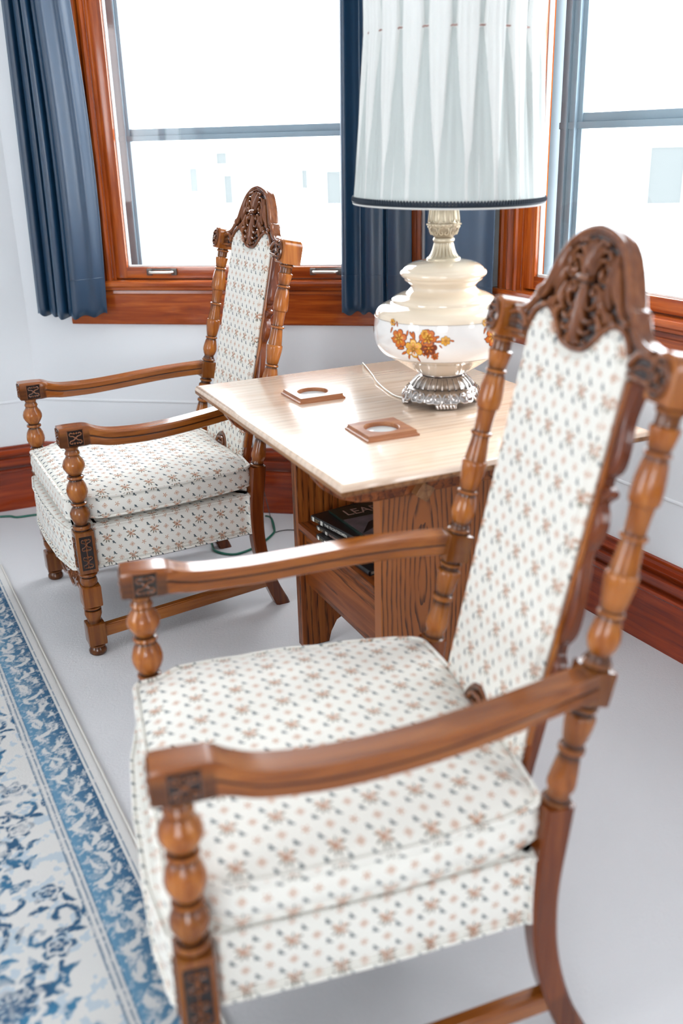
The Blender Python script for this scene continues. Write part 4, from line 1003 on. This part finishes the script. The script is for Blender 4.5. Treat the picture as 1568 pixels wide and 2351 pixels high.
# ------------------------------------------------------------------ books
def text_bm(s, size, mat, parent, mtx, name='title', sx=1.0):
    cu = bpy.data.curves.new(name, 'FONT'); cu.body = s; cu.size = size; cu.extrude = .0001; cu.resolution_u = 3; cu.offset = size*.004
    o = bpy.data.objects.new(name, cu); C.objects.link(o); bpy.context.view_layer.update()
    dg = bpy.context.evaluated_depsgraph_get(); me = bpy.data.meshes.new_from_object(o.evaluated_get(dg)); bpy.data.objects.remove(o)
    me.name = name; me.materials.clear(); me.materials.append(M[mat]); o = bpy.data.objects.new(name, me); C.objects.link(o); o.parent = parent
    for v in me.vertices: v.co = mtx @ Vector((v.co.x*sx, v.co.y, v.co.z))
    return o
def book(label, a, b, z, rz, L, W, T, cover, title, tmat):
    """origin: spine's far end; spine runs along -y (local), pages towards +x"""
    o = thing('book', label, 'book', TW(a, b, z), TR+rz, 'hardback books on the table shelf'); bm = BM()
    box(bm, (0, -L, 0), (W, 0, .0022), .0006, 1); box(bm, (0, -L, T-.0022), (W, 0, T), .0006, 1)
    pts = [(.004, 0), (0, .001)]+[(-.003*math.sin(t), T/2-T/2*math.cos(t)) for t in np.linspace(.2, PI-.2, 7)]+[(0, T-.001), (.004, T)]
    plate(bm, ccw(pts), [(0, -L), (0, 0)], lambda x, y, h: (x, h, y)); obj('cover', bm, cover, o, sm=40)
    bm = BM(); box(bm, (.003, -L+.004, .0022), (W-.004, -.004, T-.0022)); obj('pages', bm, 'page', o, sm=0)
    # spine lettering: reads from the far end towards the viewer
    Mt = Matrix(((0, 0, -1, -.0034), (-1, 0, 0, 0), (0, 1, 0, T*.24), (0, 0, 0, 1)))
    for y, w in ((.014, .0035), (.050, .0035), (.008, .0008), (.056, .0008)):
        bm = BM(); box(bm, (-.0036, -y-w, T*.12), (-.0030, -y+w, T*.88)); obj('spine_band', bm, 'ink_white', o)
    m2 = Mt.copy(); m2[1][3] = -.064; text_bm(title, T*.72, tmat, o, m2, sx=1.0)
    m3 = Mt.copy(); m3[1][3] = -.021; m3[2][3] = T*.52; text_bm('THE OLD', T*.34, 'ink_gold', o, m3, 'series_title'); m3 = m3.copy(); m3[2][3] = T*.16; text_bm('WEST', T*.34, 'ink_gold', o, m3, 'series_title')
    return o
S1 = .377
book('black hardback at the bottom of the stack on the table shelf', .186, .560, S1, math.radians(3), .27, .20, .0125, 'book_black', 'THE EXPRESSMEN', 'ink_white')
book('brown-black hardback in the middle of the stack on the table shelf', .200, .590, S1+.0126, math.radians(6), .27, .20, .0105, 'book_brown', 'THE PIONEERS', 'ink_tan')
book('black hardback titled THE FRONTIERSMEN on top of the spines in the shelf stack', .201, .628, S1+.0232, math.radians(10), .27, .20, .0150, 'book_black', 'THE FRONTIERSMEN', 'ink_white')
z_ = S1+.0383
mg = thing('book', 'wide dark green and black picture book lying on top of the shelf stack', 'book', TW(.247, .622, z_), TR+math.radians(1), 'hardback books on the table shelf')
bm = BM(); box(bm, (0, -.262, 0), (.27, 0, .0075), .001); obj('cover', bm, 'book_green', mg)
bm = BM(); box(bm, (.002, -.255, .0075), (.26, -.085, .0079)); obj('cover_picture', bm, 'book_grey', mg, sm=0)
bm = BM(); plate(bm, ccw([(0.004, -.19), (.05, -.165), (.12, -.15), (.25, -.155), (.255, -.125), (.19, -.10), (.10, -.108), (.05, -.13)]), [(0, .0079), (0, .0082)]); obj('cover_dark_band', bm, 'book_black', mg, sm=0)  # near-black band lying across the cover picture
text_bm('LEAF', .052, 'ink_tan', mg, Matrix(((1, 0, 0, .024), (0, 1, 0, -.062), (0, 0, 1, .0078), (0, 0, 0, 1))), 'cover_title', sx=.88)

# ------------------------------------------------------------------ cords on the floor
bm = BM(); pts = [(-1.9, 3.27, .006), (-1.6, 3.40, .005), (-1.315, 3.485, .005), (-1.245, 3.475, .005), (-1.171, 3.497, .005), (-1.0, 3.52, .005), (-.8, 3.45, .005), (-.6, 3.35, .005), (-.49, 3.24, .005), (-.462, 3.16, .005), (-.440, 3.09, .005), (-.370, 3.060, .005), (-.299, 3.123, .005), (-.252, 3.226, .005), (-.247, 3.277, .006), (-.262, 3.35, .02), (-.285, 3.40, .01)]
tube(bm, [tuple(q) for q in spl(pts, 8)], .0042, 8); o = obj('extension_cord', bm, 'green_cord'); tag(o, 'dark green extension cord looping on the carpet behind the far armchair', 'cord')
bm = BM(); c0 = TW(.505, .93, .60); pts = [(-.325, 3.44, .33), (-.320, 3.435, .25), (-.300, 3.42, .16), (-.278, 3.39, .07), (-.262, 3.34, .02), (-.246, 3.26, .004), (-.225, 3.262, .004), (-.191, 3.269, .004), (-.12, 3.25, .004), (0.05, 3.17, .004), (.2, 3.1, .004)]
tube(bm, [tuple(q) for q in spl(pts, 8)], .0016, 6); o = obj('power_cord', bm, 'black_cord'); tag(o, 'thin black cord running down the baseboard beside the table', 'cord')

# ------------------------------------------------------------------ rug
def make_rug():
    rng = np.random.default_rng(5); D = .003; nu, nv = 330, 900            # u: from the edge inwards, v: from the far corner along
    u, v = np.meshgrid(np.arange(nu)*D, np.arange(nv)*D, indexing='ij')
    def vn(scale, seed, oct=3):
        r = np.random.default_rng(seed); out = np.zeros_like(u); amp = 1; tot = 0
        for o in range(oct):
            g = r.random((64, 64)); x = (u/scale*(2**o)) % 63; y = (v/scale*(2**o)) % 63; xi = x.astype(int); yi = y.astype(int); fx = x-xi; fy = y-yi; fx = fx*fx*(3-2*fx); fy = fy*fy*(3-2*fy)
            out += amp*((g[xi, yi]*(1-fx)+g[(xi+1) % 64, yi]*fx)*(1-fy)+(g[xi, (yi+1) % 64]*(1-fx)+g[(xi+1) % 64, (yi+1) % 64]*fx)*fy); tot += amp; amp *= .55
        return out/tot
    wx = (vn(.04, 1)-.5)*.016+(vn(.007, 11, 2)-.5)*.0045; wy = (vn(.04, 2)-.5)*.016+(vn(.007, 12, 2)-.5)*.0045; U = u+wx; V = v+wy
    cream = np.array((.77, .76, .73)); blue = np.array((.003, .085, .195)); mid = np.array((.028, .20, .37)); pale = np.array((.26, .47, .64))
    col = np.ones(u.shape+(3,))*cream
    def paint(m, c, a=1.0):
        m = np.clip(m*a, 0, 1)[..., None]; col[:] = col*(1-m)+np.array(c)*m
    sm = lambda x, w=.002: np.clip(.5-x/(2*w), 0, 1)
    wear = np.clip((vn(.010, 3, 3)-.34)*7, 0, 1); wear2 = np.clip((vn(.05, 4, 3)-.22)*5, .35, 1)
    F = np.zeros_like(u)                                            # figure strength
    def blossom(cx, cy, R, n, ph, ring=True):
        dx, dy = U-cx, V-cy; r = np.hypot(dx, dy); a = np.arctan2(dy, dx)+ph; rr = R*(1+.18*np.cos(n*a)); m = sm(r-rr)
        if ring:
            m = m*(1-sm(np.abs(r-R*.68*(1+.1*np.cos(n*a)))-R*.085)); m = m*(1-sm(np.abs(((a*n/(2*PI)) % 1)-.5)*R*1.4/n*3-R*.05)*(r > R*.3)*(r < R*.95)*.9); m = m*(1-sm(r-R*.22))+sm(r-R*.13)
        return np.clip(m, 0, 1)
    def leafm(cx, cy, a, l, w, bend=0.0):
        dx, dy = U-cx, V-cy; x = dx*math.cos(a)+dy*math.sin(a); y = -dx*math.sin(a)+dy*math.cos(a)+bend*(x/l)**2*l; return sm(np.abs(y)-w*np.clip(1-(x/l)**2, 0, 1)**.7, .0015)*(np.abs(x) < l)
    def stroke(pts, w):
        m = np.zeros_like(u)
        for p in spl(pts, 14): m = np.maximum(m, sm(np.hypot(U-p[0], V-p[1])-w))
        return m
    f0 = .150
    def scroll(cx, cy, R, a0, sg, w):
        return stroke([(cx+R*k_*math.cos(a0+sg*t_), cy+R*k_*math.sin(a0+sg*t_)) for t_, k_ in ((0, 1), (.9, .98), (1.8, .9), (2.7, .75), (3.6, .58), (4.6, .40), (5.6, .25))], w)
    for k in range(-1, 8):
        y0 = k*.36+.10
        for (cx, cy, R, n) in ((f0+.15, y0, .070, 9), (f0+.41, y0+.18, .080, 10), (f0+.68, y0+.03, .075, 9)):
            F = np.maximum(F, blossom(cx, cy, R, n, k)); F = np.maximum(F, blossom(cx, cy, R*.42, 6, k+1)*.9)
            for j in range(9):
                a = j*2*PI/9+k*.4; F = np.maximum(F, leafm(cx+1.38*R*math.cos(a), cy+1.38*R*math.sin(a), a+1.2, .024, .0095, .35))
        for (cx, cy, R) in ((f0+.040, y0+.12, .026), (f0+.27, y0+.09, .028), (f0+.24, y0+.27, .026), (f0+.05, y0+.26, .028), (f0+.55, y0+.10, .028), (f0+.56, y0+.27, .028)):
            F = np.maximum(F, blossom(cx, cy, R, 5, k*1.3+cx*9))
        for q, (cx, cy, R) in enumerate(((f0+.10, y0+.11, .046), (f0+.17, y0+.20, .050), (f0+.03, y0+.19, .036), (f0+.33, y0+.03, .046), (f0+.31, y0+.31, .044), (f0+.50, y0+.02, .048), (f0+.62, y0+.20, .050), (f0+.09, y0+.31, .040), (f0+.46, y0+.32, .04), (f0+.25, y0-.03, .030))):
            F = np.maximum(F, scroll(cx, cy, R, q*1.7+k, (-1)**q, .0056)); F = np.maximum(F, scroll(cx+R*1.3, cy+R*.8, R*.6, q*2.3+k, -(-1)**q, .0045))
            for j in range(3): F = np.maximum(F, leafm(cx+R*1.25*math.cos(q+j*1.1), cy+R*1.25*math.sin(q+j*1.1), q+j*1.1+1.0, .019, .0065, .3))
    inside = (u > f0-.012)
    tone = vn(.09, 8, 2)
    fc = blue[None, None]*np.clip((tone-.35)*4, 0, 1)[..., None]+mid[None, None]*(1-np.clip((tone-.35)*4, 0, 1)[..., None])
    # field
    m = (F*inside*np.clip(.45+wear*.8, 0, 1)*wear2)[..., None]; col[:] = col*(1-m)+fc*m
    paint((vn(.02, 21, 3) > .60)*inside*(1-F)*1.0, pale, .45)
    # border band
    b0, b1 = .030, .118; bandm = ((u > b0) & (u < b1)).astype(float)
    g = np.zeros_like(u)
    for k in range(0, 60):
        y0 = k*.062; c = .5*(b0+b1)
        g = np.maximum(g, leafm(c+.012*math.sin(k*1.9), y0, .5+(k % 3)*.7, .026, .0075, .4)); g = np.maximum(g, blossom(c+.014*(-1)**k, y0+.028, .013, 5, k)); g = np.maximum(g, leafm(b1-.022, y0+.015, 1.9, .020, .006, -.4)); g = np.maximum(g, leafm(b0+.02, y0+.045, 1.1, .016, .005, .4))
    grad = np.clip((u-b0)/(b1-b0), 0, 1)[..., None]; bc = blue*(1-grad)+(mid*.55+pale*.45)*grad
    bw = np.clip(.75+wear*.4, 0, 1)*bandm; col[:] = col*(1-bw[..., None])+bc*bw[..., None]; paint(g*bandm, cream, .92); paint((vn(.009, 30, 2) > .70)*bandm, cream, .5)
    for c, w, a in ((b0-.006, .0016, .75), (b1+.008, .0022, .8), (b1+.019, .0022, .8), (b1+.0, .0016, .6)): paint(sm(np.abs(u+wx*.12-c)-w, .0012)*np.clip(.35+wear, 0, 1), blue*.8+mid*.2, a)
    # second (far end) border across the corner
    c0 = np.array((-1.165, 3.022)); e = np.array((.456, -.890)); e /= np.hypot(*e); n = np.array((e[1], -e[0]))
    me = bpy.data.meshes.new('area_rug'); H = .009; hh = H-.006*np.clip(1-u/.010, 0, 1)**2-.006*np.clip(1-v/.010, 0, 1)**2
    hh[0, :] = .0; hh[:, 0] = 0
    P = c0[None, None]+u[..., None]*n+v[..., None]*e; fd = np.hypot(P[..., 0]+.2059, P[..., 1]-.9571); hh = np.minimum(hh, np.clip((fd-.027)/.012, 0, 1)*H); X = np.concatenate([P, np.maximum(hh, .0)[..., None]], -1).reshape(-1, 3)
    idx = np.arange(nu*nv).reshape(nu, nv); Fq = np.stack([idx[:-1, :-1], idx[1:, :-1], idx[1:, 1:], idx[:-1, 1:]], -1).reshape(-1, 4)
    me.vertices.add(len(X)); me.vertices.foreach_set('co', X.ravel()); me.loops.add(Fq.size); me.loops.foreach_set('vertex_index', Fq.ravel().astype(np.int32)); me.polygons.add(len(Fq))
    me.polygons.foreach_set('loop_start', np.arange(0, Fq.size, 4, dtype=np.int32)); me.update(calc_edges=True); me.validate()
    ca = me.color_attributes.new('rugcol', 'FLOAT_COLOR', 'POINT'); ca.data.foreach_set('color', np.concatenate([col, np.ones(u.shape+(1,))], -1).astype(np.float32).ravel())
    me.materials.append(M['rug']); 
    for p in me.polygons: p.use_smooth = True
    o = bpy.data.objects.new('area_rug', me); C.objects.link(o); tag(o, 'blue and cream distressed floral rug with a blue border on the carpet', 'rug')
    bm = BM(); pe = [tuple(c0+e*t-n*.0005)+(.0045,) for t in np.linspace(.0, 2.69, 90)]; tube(bm, pe, .0035, 8); obj('binding', bm, 'rugbind', o)
    bm = BM(); pe = [tuple(c0+n*t)+(.0045,) for t in np.linspace(0, .98, 40)]; tube(bm, pe, .0035, 8); obj('binding', bm, 'rugbind', o)
M['rugbind'] = simple('cream_rug_binding', (.68, .66, .61), .9, bumpy=(400, .4, .002))
make_rug()
